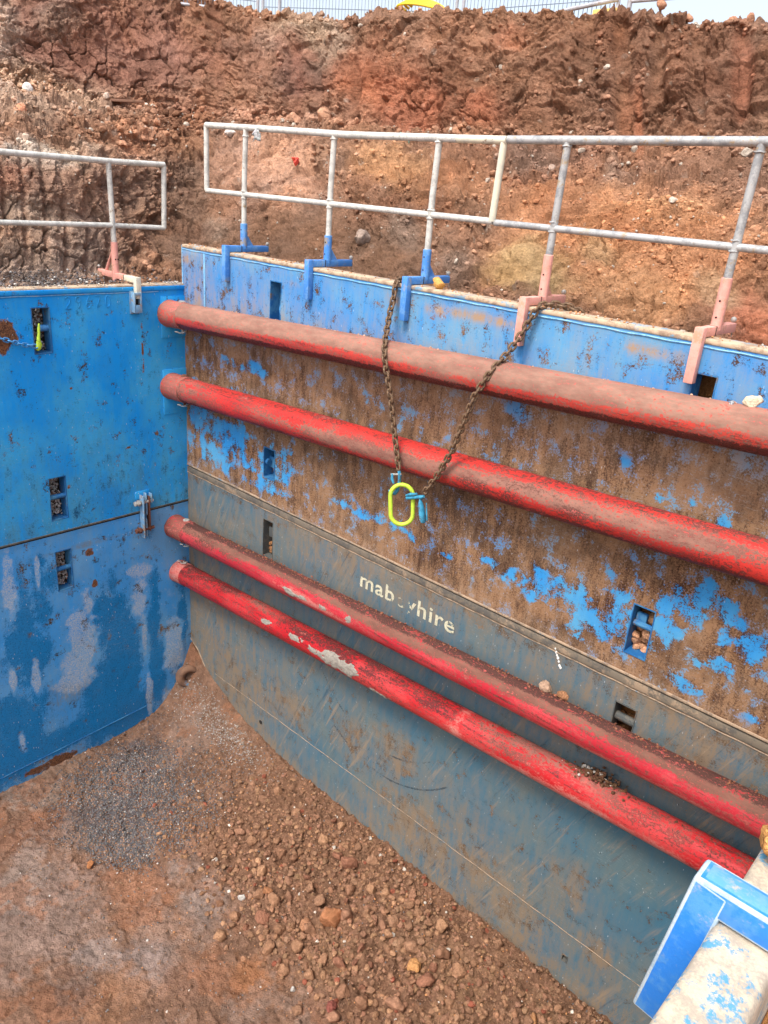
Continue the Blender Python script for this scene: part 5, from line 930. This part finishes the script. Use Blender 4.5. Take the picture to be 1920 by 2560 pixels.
x, y, rs = place(16000, .1, 6.2, -2.6, -.01, lambda x, y: .25+.75*clod_density(x, y), 3)
s = .0045+.008*rs.rand(len(x))**1.5
scatter('soil_crumbs', ROCK1, np.stack([x, y, zfor(x, y)+s*.3], 1), s, cols(rs, len(x), (148, 114, 92), .2, [((212, 200, 188), .02), ((112, 108, 108), .05), ((190, 135, 92), .08)]), MCLOD, 4)
# grey gravel patch
gd = lambda x, y: .62*np.clip(sstep(1.7, .25, np.sqrt(((x-.92)/.62)**2+((y+1.36)/.52)**2)+.5*fbm(np.stack([x*2.3, y*2.3, 0*x], 1), 3, 9))+.7*sstep(1.2, .5, np.sqrt(((x-1.35)/.45)**2+((y+1.65)/.32)**2)+.5*fbm(np.stack([x*2.3, y*2.3, 0*x], 1), 3, 19)), 0, 1)
x, y, rs = place(60000, -.2, 2.2, -2.3, -.4, gd, 5)
s = .006+.006*rs.rand(len(x))
scatter('grey_gravel', ROCK1, np.stack([x, y, zfor(x, y)+s*.45], 1), s, cols(rs, len(x), (88, 85, 86), .3, [((118, 112, 108), .2), ((146, 114, 92), .12), ((170, 164, 158), .01)]), MSTONE, 6)
x, y, rs = place(5200, -.2, 4.6, -4.0, -.4, lambda x, y: .5*(1-clod_density(x, y))*sstep(-.1, .5, .35+fbm(np.stack([x*1.5, y*1.5, 0*x], 1), 3, 29)), 7)
s = .004+.007*rs.rand(len(x))**1.6
scatter('scattered_gravel', ROCK1, np.stack([x, y, zfor(x, y)+s*.3], 1), s, cols(rs, len(x), (110, 104, 102), .3, [((150, 104, 76), .4), ((196, 192, 186), .07)]), MSTONE, 8)
# pale gravel line in the corner
x = RS.uniform(.05, 1.9, 2600); y = -.05-.32*RS.rand(2600)*np.exp(-x/3)-.12*x*RS.rand(2600)**2-.02; s = .006+.007*RS.rand(2600)
k = RS.rand(2600) < np.exp(-((x-.75)/.55)**2)+.12
x, y, s = x[k], y[k], s[k]
scatter('pale_gravel', ROCK1, np.stack([x, y, zfor(x, y)+s*.5], 1), s, cols(RS, len(x), (138, 128, 120), .25, [((170, 162, 154), .16), ((132, 104, 86), .4)]), MSTONE, 9)
x, y, rs = place(2600, .0, 1.6, -1.3, -.05, lambda x, y: .5+0*x, 10)
s = .005+.006*rs.rand(len(x)); scatter('corner_grit', ROCK1, np.stack([x, y, zfor(x, y)+s*.4], 1), s, cols(rs, len(x), (116, 98, 88), .3, [((198, 192, 184), .07), ((96, 94, 96), .3)]), MSTONE, 11)
# gravel lying on the end panel's top and against it
n = 900; x = -.10-.28*RS.rand(n)**1.4; y = RS.uniform(-2.6, .0, n); s = .006+.01*RS.rand(n); k = RS.rand(n) < .25+.75*sstep(-.1, .3, fbm(np.stack([y*2, 0*y, 0*y], 1), 3, 5)+.1)
scatter('gravel_behind_panel', ROCK1, np.stack([x, y, -.375+.10*RS.rand(n)*(np.abs(x)/.3)], 1)[k], s[k], cols(RS, k.sum(), (104, 98, 96), .35, [((200, 196, 190), .12)]), MSTONE, 12)
n = 240; y = np.concatenate([RS.uniform(-.16, .0, 150), RS.uniform(-2.2, 0, 90)]); x = RS.uniform(-.09, .02, n); s = .004+.008*RS.rand(n)
scatter('gravel_on_panel', ROCK1, np.stack([x, y, -.362+s*.4], 1), s, cols(RS, n, (128, 118, 110), .35, [((215, 210, 202), .25)]), MSTONE, 13)
n = 1000; x = RS.uniform(.05, 7, n); y = .01+.115*RS.rand(n); s = .003+.010*RS.rand(n)**3; k = RS.rand(n) < .15+.85*sstep(-.05, .3, fbm(np.stack([x*1.4, 0*x, 0*x], 1), 3, 15)+.04*(x-1))
scatter('crumbs_on_panel', ROCK1, np.stack([x, y, s*.4], 1)[k], s[k], cols(RS, k.sum(), (190, 140, 102), .25, [((226, 218, 206), .1)]), MCLOD, 14)
# stones and clods in the panel slots
def slot_fill(xs, zs, off, axis, n, s0, s1, base, alt, seed, fillfrac):
    rs = np.random.RandomState(seed); a = rs.uniform(xs[0]+.01, xs[1]-.01, n); zz = rs.uniform(zs[0], zs[0]+(zs[1]-zs[0])*fillfrac, n); dd = off+.05*rs.rand(n)+.04*(zz-zs[0])/(zs[1]-zs[0]); s = rs.uniform(s0, s1, n)
    P_ = np.stack([a, dd, zz], 1) if axis == 'x' else np.stack([XL-dd, a, zz], 1)
    return scatter('slot_stones', ROCK2 if s1 > .03 else ROCK1, P_, s, cols(rs, n, base, .25, alt), MCLOD if s1 > .03 else MSTONE, seed+1, flat=1)
GA = [((205, 196, 188), .35), ((150, 110, 90), .15)]
slot_fill((-1.486, -1.34), (-.90, -.525), .09, 'y', 320, .007, .015, (160, 150, 142), GA, 31, 1)
slot_fill((-1.474, -1.322), (-2.455, -2.05), .08, 'y', 320, .007, .015, (184, 174, 166), GA, 33, .95)
slot_fill((-1.474, -1.328), (-3.19, -2.79), .07, 'y', 320, .007, .015, (184, 174, 166), GA, 35, 1)
slot_fill((4.994, 5.132), (-2.03, -1.69), .07, 'x', 22, .02, .045, (186, 140, 108), None, 37, .75)
slot_fill((1.288, 1.432), (-1.94, -1.66), .06, 'x', 9, .018, .035, (160, 112, 84), None, 39, .25)
slot_fill((1.298, 1.434), (-2.76, -2.38), .06, 'x', 12, .02, .035, (150, 108, 76), None, 41, .4)
slot_fill((5.018, 5.162), (-2.74, -2.42), .09, 'x', 12, .02, .045, (130, 92, 62), None, 43, .6)
# rubble on the bank: crumbs where it is loose
def bank_scatter(n, ulo, uhi, slo, shi, smin, smax, seed, lib, pal, minrub=.45, pw=2.0, colmul=1.06):
    rs = np.random.RandomState(seed); rubg = rub.reshape(nU, nV)
    iu = rs.uniform(ulo, uhi, n); isx = rs.uniform(slo, shi, n)
    I = np.clip(np.searchsorted(BKU, iu), 1, nU-2); J = np.clip(np.searchsorted(BKS, isx), 1, nV-2)
    k = rs.rand(n) < sstep(minrub-.25, minrub+.3, rubg[I, J])*sstep(-.25, .25, fbm(BKP[I, J]*2.1, 3, seed)+.05)
    I, J = I[k], J[k]; s = smin+(smax-smin)*rs.rand(len(I))**pw; p = BKP[I, J]+BKN[I, J]*(s*.25)[:, None]
    c = BKC[I, J]*rs.uniform(.75, 1.15, (len(I), 1))*colmul; kk = rs.rand(len(I)) < pal; c[kk] = lin((200, 186, 170))*rs.uniform(.7, 1.05, (kk.sum(), 1))
    return scatter('bank_rubble', lib, p, s, c, MCLOD, seed, flat=.9)
bank_scatter(11000, -2, 72, .05, 4.1, .008, .040, 51, ROCK2, .03, .5, 3.2)
bank_scatter(4500, -2, 72, 4.0, 6.0, .008, .036, 52, ROCK2, .035, .55, 3.0, 1.02)
bank_scatter(26000, -2, 72, .0, 4.2, .006, .016, 53, ROCK1, .06, .35, 1.5)
bank_scatter(3600, -2, 22, 2.4, 4.05, .010, .05, 54, ROCK2, .08, .3, 3.2, 1.0)
bank_scatter(2200, 20, 72, 3.4, 4.1, .012, .055, 55, ROCK2, .05, .3, 2.2, 1.05)
bank_scatter(2600, -2, 72, 5.85, 6.35, .012, .045, 56, ROCK2, .05, .0, 2.6, 1.1)
# ---- single clods and stones that can be told apart
SH = {}
def rock(name, loc, size, c, label, cat='clod', group=None, lib=ROCK3, seed=0, mat=None, rot=None, sc=(1, 1, 1)):
    key = (id(lib), seed % len(lib), tuple(c)); V, F = lib[seed % len(lib)]
    if key not in SH:
        cc = np.tile(lin(c), (len(V), 1))*(1+.25*fbm(V*2+seed, 3, seed)[:, None]); o = mesh(name, V, F, mat or MCLODI, None, {'Col': cc*1.1}); SH[key] = o.data
    else: o = bpy.data.objects.new(name, SH[key]); COL.objects.link(o)
    rs = np.random.RandomState(seed+int(abs(loc[0])*1000)); o.rotation_euler = rot or tuple(rs.uniform(0, 6.28, 3)); o.scale = tuple(size*k for k in sc); o.location = loc
    return setp(o, label, cat, group)
rock('clod', (3.10, .055, .036), .062, (206, 158, 92), 'rounded ochre clod on the far panel beside the third blue bracket', sc=(1.15, .8, .75), seed=1, rot=(.2, .1, .3))
rock('stone', (5.42, -.16, -.250), .052, (226, 206, 178), 'cream stone lying on the topmost strut near the right edge', 'stone', seed=2, sc=(1.3, .8, .8), rot=(.3, .2, .4))
rock('pebble', (5.33, -.19, -.272), .018, (215, 220, 226), 'small whitish pebble left of the cream stone on the topmost strut', 'pebble', seed=3)
rock('clod', (4.56, -.13, -2.490), .056, (176, 146, 124), 'left of two round clods on the muddy low strut', seed=4, sc=(.9, .5, 1.1), rot=(0, 0, .1))
rock('clod', (4.70, -.135, -2.492), .050, (168, 122, 90), 'right of two round clods on the muddy low strut', seed=5, sc=(.9, .5, 1.1), rot=(0, .2, .1))
rock('clod', (6.525, -3.135, -.372), .042, (218, 158, 96), 'orange clod on the near panel at the right edge', seed=6, sc=(1, 1, .9))
bk, _, _, _ = bank_at(9.06, 4.0)
def bankrock(u, s, size, c, label, cat, seed, sc=(1, 1, 1), name='stone', rot=None, lift=.3):
    p, _, n, _ = bank_at(u, s); return rock(name, tuple(p+n*size*lift), size, c, label, cat, seed=seed, sc=sc, rot=rot)
bankrock(9.1, 3.93, .085, (222, 220, 216), 'large white slab of rock on the left bench', 'stone', 1, (1.3, .7, .8))
bankrock(8.5, 3.25, .075, (202, 140, 110), 'big reddish clod on the rubble below the white slab', 'clod', 2, name='clod')
bankrock(14.5, 3.7, .05, (196, 176, 160), 'pale stone left of the timber offcut', 'stone', 3)
bankrock(20.9, 3.55, .04, (214, 200, 184), 'pale cobble at the back of the bench behind the rails', 'stone', 4)
bankrock(23.75, 2.72, .07, (196, 186, 178), 'pale grey rock inside the first bay of the middle rail', 'stone', 5, lift=.5)
bankrock(33.1, .98, .085, (150, 132, 120), 'grey clod just below the middle rail', 'clod', 6, (1.3, 1, .8), name='clod')
bankrock(30.5, 3.75, .12, (178, 136, 110), 'knobbly pale brown clod at the foot of the high face', 'clod', 0, name='clod')
bankrock(28.3, 3.72, .10, (172, 130, 106), 'smaller brown clod left of the knobbly one', 'clod', 1, name='clod')
for u_, z_, s_, lb in ((53.95, .08, .055, 'clod perched on the skyline, left of the tallest one'), (56.15, .10, .062, 'tall clod standing highest on the right skyline'), (59.2, .03, .06, 'broad clod on the skyline near the right edge'), (60.4, .03, .055, 'last clod on the skyline, touching the broad one'), (32.9, .03, .05, 'small clod on top of the spoil heap')):
    p, _, n, _ = bank_at(u_, 6.02 if u_ > 40 else 6.2); rock('clod', (p[0], p[1], p[2]+z_*.55), s_, (176, 130, 104), lb, seed=int(u_), sc=(1, 1, .95))
# the large loose clods of the floor
x, y, rs = place(2200, 1.9, 5.9, -1.8, -.12, big_d, 71)
n = 0; used = []
cand = sorted(zip(rs.rand(len(x)), x, y))
for q, a, b_ in cand:
    s = (.032+.060*rs.rand()**1.9)*(1 if 2.6 < a < 4.6 else .75)
    if any((a-c[0])**2+(b_-c[1])**2 < (.85*(s+c[2]))**2 for c in used): continue
    used.append((a, b_, s)); k = n % 7; cc = [(142, 106, 82), (136, 100, 78), (148, 112, 88), (158, 120, 92), (138, 96, 76), (146, 108, 86), (152, 114, 88)][k]
    rock('clod', (a, b_, gz(a, b_)+s*.35), s, cc, 'loose brown clod lying among many on the pit floor', 'clod', 'loose clods over the pit floor', lib=ROCK3, seed=k, sc=(1, 1, .8)); n += 1
    if n >= 280: break
def floorrock(x, y, s, c, lb, cat, seed, sc=(1, 1, .8), name='clod'): rock(name, (x, y, gz(x, y)+s*.4), s, c, lb, cat, seed=seed, sc=sc)
floorrock(3.42, -.93, .105, (150, 102, 72), 'biggest brown clod of the pit floor', 'clod', 2, (1.3, .9, .7))
floorrock(3.95, -1.42, .062, (132, 78, 68), 'dark red clod near the bottom edge', 'clod', 3)
floorrock(3.30, -1.12, .075, (158, 114, 86), 'squarish clod just below the biggest one', 'clod', 5)
floorrock(2.72, -1.32, .04, (208, 202, 194), 'white stone in the middle of the floor beside the clods', 'stone', 4, name='stone')
floorrock(3.62, -1.52, .030, (206, 200, 192), 'small white stone on the orange patch', 'stone', 1, name='stone')
floorrock(2.85, -1.15, .06, (150, 104, 74), 'brown clod beside the white stone', 'clod', 0)
floorrock(1.45, -2.05, .042, (168, 112, 74), 'orange brown clod on the edge of the grey gravel', 'clod', 4)
floorrock(4.2, -.75, .065, (190, 140, 92), 'sandy yellow clod near the foot of the long panel', 'clod', 6)
floorrock(5.1, -.42, .05, (176, 128, 90), 'clod by the small square hole of the long panel', 'clod', 2)
floorrock(-.02, -1.18, .05, (176, 142, 116), 'tan clod against the foot of the end panel', 'clod', 3)
mb = MB()
# dirt heaped on the lowest strut
n = 170; x = 5.05+.17*RS.randn(n)*.6; hh = np.exp(-((x-5.07)/.12)**2); y = -.115+.035*RS.randn(n); z = -3.402+.06*x+.112+.05*hh*RS.rand(n); s = .007+.012*RS.rand(n)
scatter('dirt_on_strut', ROCK1, np.stack([x, y, z], 1), s, cols(RS, n, (104, 76, 58), .25, [((196, 190, 182), .08)]), MCLOD, 15)
n = 500; x = RS.uniform(.6, 6.2, n); z = -2.854+.048*x+.117; s = .004+.009*RS.rand(n)**2; y = -.16+.02*RS.randn(n)
scatter('crumbs_on_strut', ROCK1, np.stack([x, y, z+.1*s], 1), s, cols(RS, n, (140, 92, 72), .25), MCLOD, 16)
n = 60; x = RS.uniform(.6, 6.2, n); s = .004+.009*RS.rand(n)**2
scatter('crumbs_on_strut', ROCK1, np.stack([x, -.17+.01*RS.randn(n), -.632+.0445*x+.121], 1), s, cols(RS, n, (196, 156, 130), .2), MCLOD, 18)
n = 70; x = RS.uniform(.6, 6.2, n); s = .004+.009*RS.rand(n)**2
scatter('crumbs_on_strut', ROCK1, np.stack([x, -.135+.01*RS.randn(n), -3.402+.06*x+.118], 1), s, cols(RS, n, (96, 70, 56), .2), MCLOD, 19)
# ---------------------------------------------------------------- litter on the bank
def on_bank(u, s): return bank_at(u, s)[0]
pa_ = on_bank(15.0, 3.98)+np.array([.03, -.03, .05]); pb_ = on_bank(17.3, 3.80)+np.array([.03, -.03, .05])
dv = pb_-pa_; L_ = np.linalg.norm(dv); dv /= L_; sv = np.cross(dv, [0, 0, 1.0]); sv /= np.linalg.norm(sv); uv_ = np.cross(sv, dv)
o = MB().box((0, -.035, -.014), (L_*1.02, .035, .014), .003, np.array([dv, sv, uv_]), pa_).build('timber_offcut', MWOOD); setp(o, 'weathered timber offcut lying at the foot of the high face', 'timber')
p_, _, n_, _ = bank_at(28.35, 2.0); axr = np.array(frame(p_, (n_[0], n_[1], n_[2]), (0, 0, 1))[0])
mb = MB(); mb.box((-.05, .03, 0), (.04, .042, .045), .002, axr, p_+n_*.012); mb.box((.03, -.045, 0), (.042, .03, .045), .002, axr, p_+n_*.012); mb.box((-.02, .0, 0), (.03, .03, .012), .002, axr, p_+n_*.012); o = mb.build('plastic_scrap', MREDP); setp(o, 'broken red plastic cap on the slope below the top rail', 'plastic cap')
p_, _, n_, _ = bank_at(36.2, 2.93)
Vb = np.stack([p_[0]+.06*pb[:, 0], p_[1]-.03-.02*dz_, p_[2]+.03*pb[:, 1]+.03*dz_-.02*pb[:, 0]], 1)+n_*.03
o = mesh('plastic_scrap', Vb, grid_faces(nn, nn), MTEALP); o.modifiers.new('thick', 'SOLIDIFY').thickness = .004; setp(o, 'crumpled teal plastic scrap just under the white top rail', 'plastic scrap')
# ---------------------------------------------------------------- fence line and things on the crest
GF = 'temporary fence panels along the top of the bank'
MWIRE = simple_mat('fence_wire', (126, 136, 150), (110, 120, 134), .5, .2); MFR = simple_mat('fence_tube', (176, 178, 184), (160, 160, 164), .5, .2, cc=(150, 130, 112), fth=(.62, .7))
def fpanel(A, Bq, z0, z1, label, kind='mesh', posts=(0, 1), vs=.042, bottom=True, slope=0.0, post_r=.02):
    A = np.array(A, float); Bq = np.array(Bq, float); e = empty('mesh_fence', (A[0], A[1], z0), label, 'fence', GF)
    dv = Bq-A; L = np.linalg.norm(dv); P_ = lambda t, z: np.array([A[0]+dv[0]*t, A[1]+dv[1]*t, z])
    for t in posts: MB().tube([P_(t, z0-.45), P_(t, z1)], post_r, 10).build('fence_post', MFR, e)
    MB().tube([P_(0, z1), P_(1, z1)], .02, 10).build('frame_rail', MFR, e)
    if bottom: MB().tube([P_(0, z0), P_(1, z0+slope)], .019, 10).build('frame_rail', MFR, e)
    mb = MB()
    if kind == 'mesh':
        n = int(L/vs)
        for k in range(1, n): t = k/n; mb.tube([P_(t, z0-.25 if not bottom else z0+slope*t), P_(t, z1)], .0044, 4, cap=False)
        for z in np.arange(z0+.12, z1, .24): mb.tube([P_(0, z), P_(1, z)], .0044, 4, cap=False)
    else:
        w_ = .068; H = z1-z0; n = int(L/w_)
        for k in range(n+1):
            for sg in (1, -1):
                pts = []
                m_ = int(H/w_)
                for j in range(m_+1): pts.append(P_(min(1, max(0, (k+.5*sg*((j % 2)-.5)+ .25*sg)*w_/L)), z0+j*w_))
                mb.tube(pts, .0040, 4, cap=False)
    o = mb.build('mesh_infill', MWIRE, e); o['kind'] = 'stuff'
    return e
fpanel((-3.1, 2.0), (-2.44, 2.80), 2.55, 4.5, 'leftmost mesh fence panel, mostly hidden by the earth crest', posts=(0, 1))
fpanel((-2.40, 2.85), (-.19, 3.98), 2.50, 4.5, 'mesh fence panel behind the yellow hose', posts=(.0, .09, 1), bottom=False)
fpanel((-.12, 4.02), (1.84, 4.16), 2.52, 4.5, 'mesh fence panel with a slanting bottom bar above the crest', posts=(0, .995), bottom=False, vs=.05)
MB_ = [o for o in bpy.data.objects if o.name.startswith('mesh_fence')][-1]
MB().tube([(.75, 4.10, 2.50), (1.30, 4.10, 2.575), (1.84, 4.14, 2.635)], .022, 10).build('frame_rail', MFR, MB_)
fpanel((1.95, 4.18), (4.5, 4.30), 2.615, 4.5, 'chain link fence panel at the right, with open sky under its rail', 'link', posts=(0, 1), post_r=.026)
# coil of yellow hose on the heap
def top_at(x, y):
    d2 = (BKP[..., 0]-x)**2+(BKP[..., 1]-y)**2; j = np.argmin(np.where(BKS[None, :] > 5.9, d2, 1e9)); return BKP.reshape(-1, 3)[j, 2]
mb = MB()
for k in range(4):
    a = np.linspace(-.2, 3.5, 30); cx_, cy_ = -.40, 3.62
    pts = [(cx_+(.40-.035*k)*math.cos(q+.2)*.98, cy_-(.16-.02*k)*math.sin(q)*.5+.02*k, 2.575+.085*math.sin(q*.9)+.022*k-.03*math.cos(q)*1.2-.015) for q in a]
    mb.tube(pts, .016, 8)
o = mb.build('hose_coil', MYEL); setp(o, 'yellow hose coiled on the spoil heap at the skyline', 'hose')
o = MB().box((1.62, 4.02, 2.40), (1.90, 4.16, 2.535), .01).build('fence_block', MFOAM); setp(o, 'yellowish block under the fence posts', 'fence foot')
# ---------------------------------------------------------------- near end panel and its bracket
MNEAR = simple_mat('dust_caked_blue_steel', (198, 182, 158), (164, 152, 136), .9, scale=26, th=(.4, .62), cc=(84, 142, 172), fth=(.52, .62), bump=.003)
NP = empty('trench_shield', (6.52, -2.2, -1.5), 'near end panel under the viewer, its top caked in cream dust', 'trench shield', GPAN)
mb = MB()
YN = np.linspace(-4.6, -.02, 200)
prof_ = [(6.491, -2.6), (6.491, -.45), (6.492, -.425), (6.494, -.416), (6.499, -.410), (6.506, -.408), (6.578, -.408), (6.586, -.411), (6.591, -.418), (6.593, -.43), (6.593, -2.6)]
V = [(a+.0025*math.sin(y_*9+a*30)*.4, y_, b) for y_ in YN for a, b in prof_]
mesh('top_beam', V, grid_faces(len(YN), len(prof_)), MNEAR, NP)
MB().box((6.495, -4.6, -5.2), (6.59, -.02, -2.61), .01).build('lower_plate', MNEAR, NP)
MNE = simple_mat('dust_rubbed_edge', (176, 190, 198), (150, 172, 188), .8, scale=20, cc=(170, 150, 132)); MNB = simple_mat('chipped_bright_blue_paint', (34, 120, 208), (70, 136, 202), .5, scale=9, cc=(166, 158, 148), fth=(.56, .70)); MNB2 = simple_mat('pale_blue_paint_dusty', (84, 146, 178), (104, 152, 176), .6, scale=16, cc=(172, 164, 152), fth=(.50, .66))
e = empty('hook_bracket', (6.44, -3.33, -.34), 'bright blue square tube hook bracket over the near panel, bottom right', 'bracket')
def along(P0, P1, w_, nrm, mat, name, parent, bev=.006, w2=None, edge=None):
    P0 = np.array(P0, float); P1 = np.array(P1, float); d_ = P1-P0; L = np.linalg.norm(d_); d_ /= L; n = np.array(nrm, float); n -= d_*n.dot(d_); n /= np.linalg.norm(n); s_ = np.cross(d_, n)
    A = np.array([d_, s_, n]); o = MB().box((0, -w_/2, -w_/2), (L, w_/2, w_/2), bev, A, P0).build(name, mat, parent)
    if edge:
        o.data.materials.append(edge)
        for p in o.data.polygons:
            if max(abs(float(np.dot(np.array(p.normal), q))) for q in A) < .985: p.material_index = 1
    return o
def along_old(P0, P1, w_, nrm, mat, name, parent, bev=.006, w2=None):
    P0 = np.array(P0, float); P1 = np.array(P1, float); d_ = P1-P0; L = np.linalg.norm(d_); d_ /= L; n = np.array(nrm, float); n -= d_*n.dot(d_); n /= np.linalg.norm(n); s_ = np.cross(d_, n)
    return MB().box((0, -w_/2, -w_/2), (L, w_/2, w_/2), bev, np.array([d_, s_, n]), P0).build(name, mat, parent)
along((6.449, -3.311, -.374), (7.0, -3.311, -.374), .056, (0, 0, 1), MNB, 'bracket_arm', e, bev=.006, edge=MNE)
along((6.476, -3.311, -.350), (6.440, -3.311, -.680), .058, (1, 0, 0), MNB, 'bracket_leg', e, bev=.006, edge=MNE)
mb = MB(); mb.box((6.461, -3.328, -.3464), (7.0, -3.294, -.3452), .0003); mb.build('paint_top', MNB2, e)
MB().tube([(6.8, -3.311, -.35), (6.8, -3.311, -.30)], .03, 16).build('post_socket', MNB, e)
# ground beyond the near panel
gp = np.arange(6.594, 9.2, .05); gq = np.arange(-7, 1.0, .05); A_, B_ = np.meshgrid(gp, gq, indexing='ij'); pz = np.stack([A_.ravel(), B_.ravel(), 0*A_.ravel()], 1)
o = mesh('near_ground', np.stack([A_.ravel(), B_.ravel(), -.62+.04*fbm(pz*3, 3, 3)], 1), grid_faces(len(gp), len(gq)), MSOIL, None, {'Col': np.tile(lin((196, 136, 84)), (len(pz), 1))*(1+.2*fbm(pz*4, 3, 8))[:, None]}); setp(o, kind='structure')
tris = sum(len(m_.loops)-2*len(m_.polygons) for m_ in bpy.data.meshes if m_.users); print('approx tris', tris, 'objects', len(bpy.data.objects))
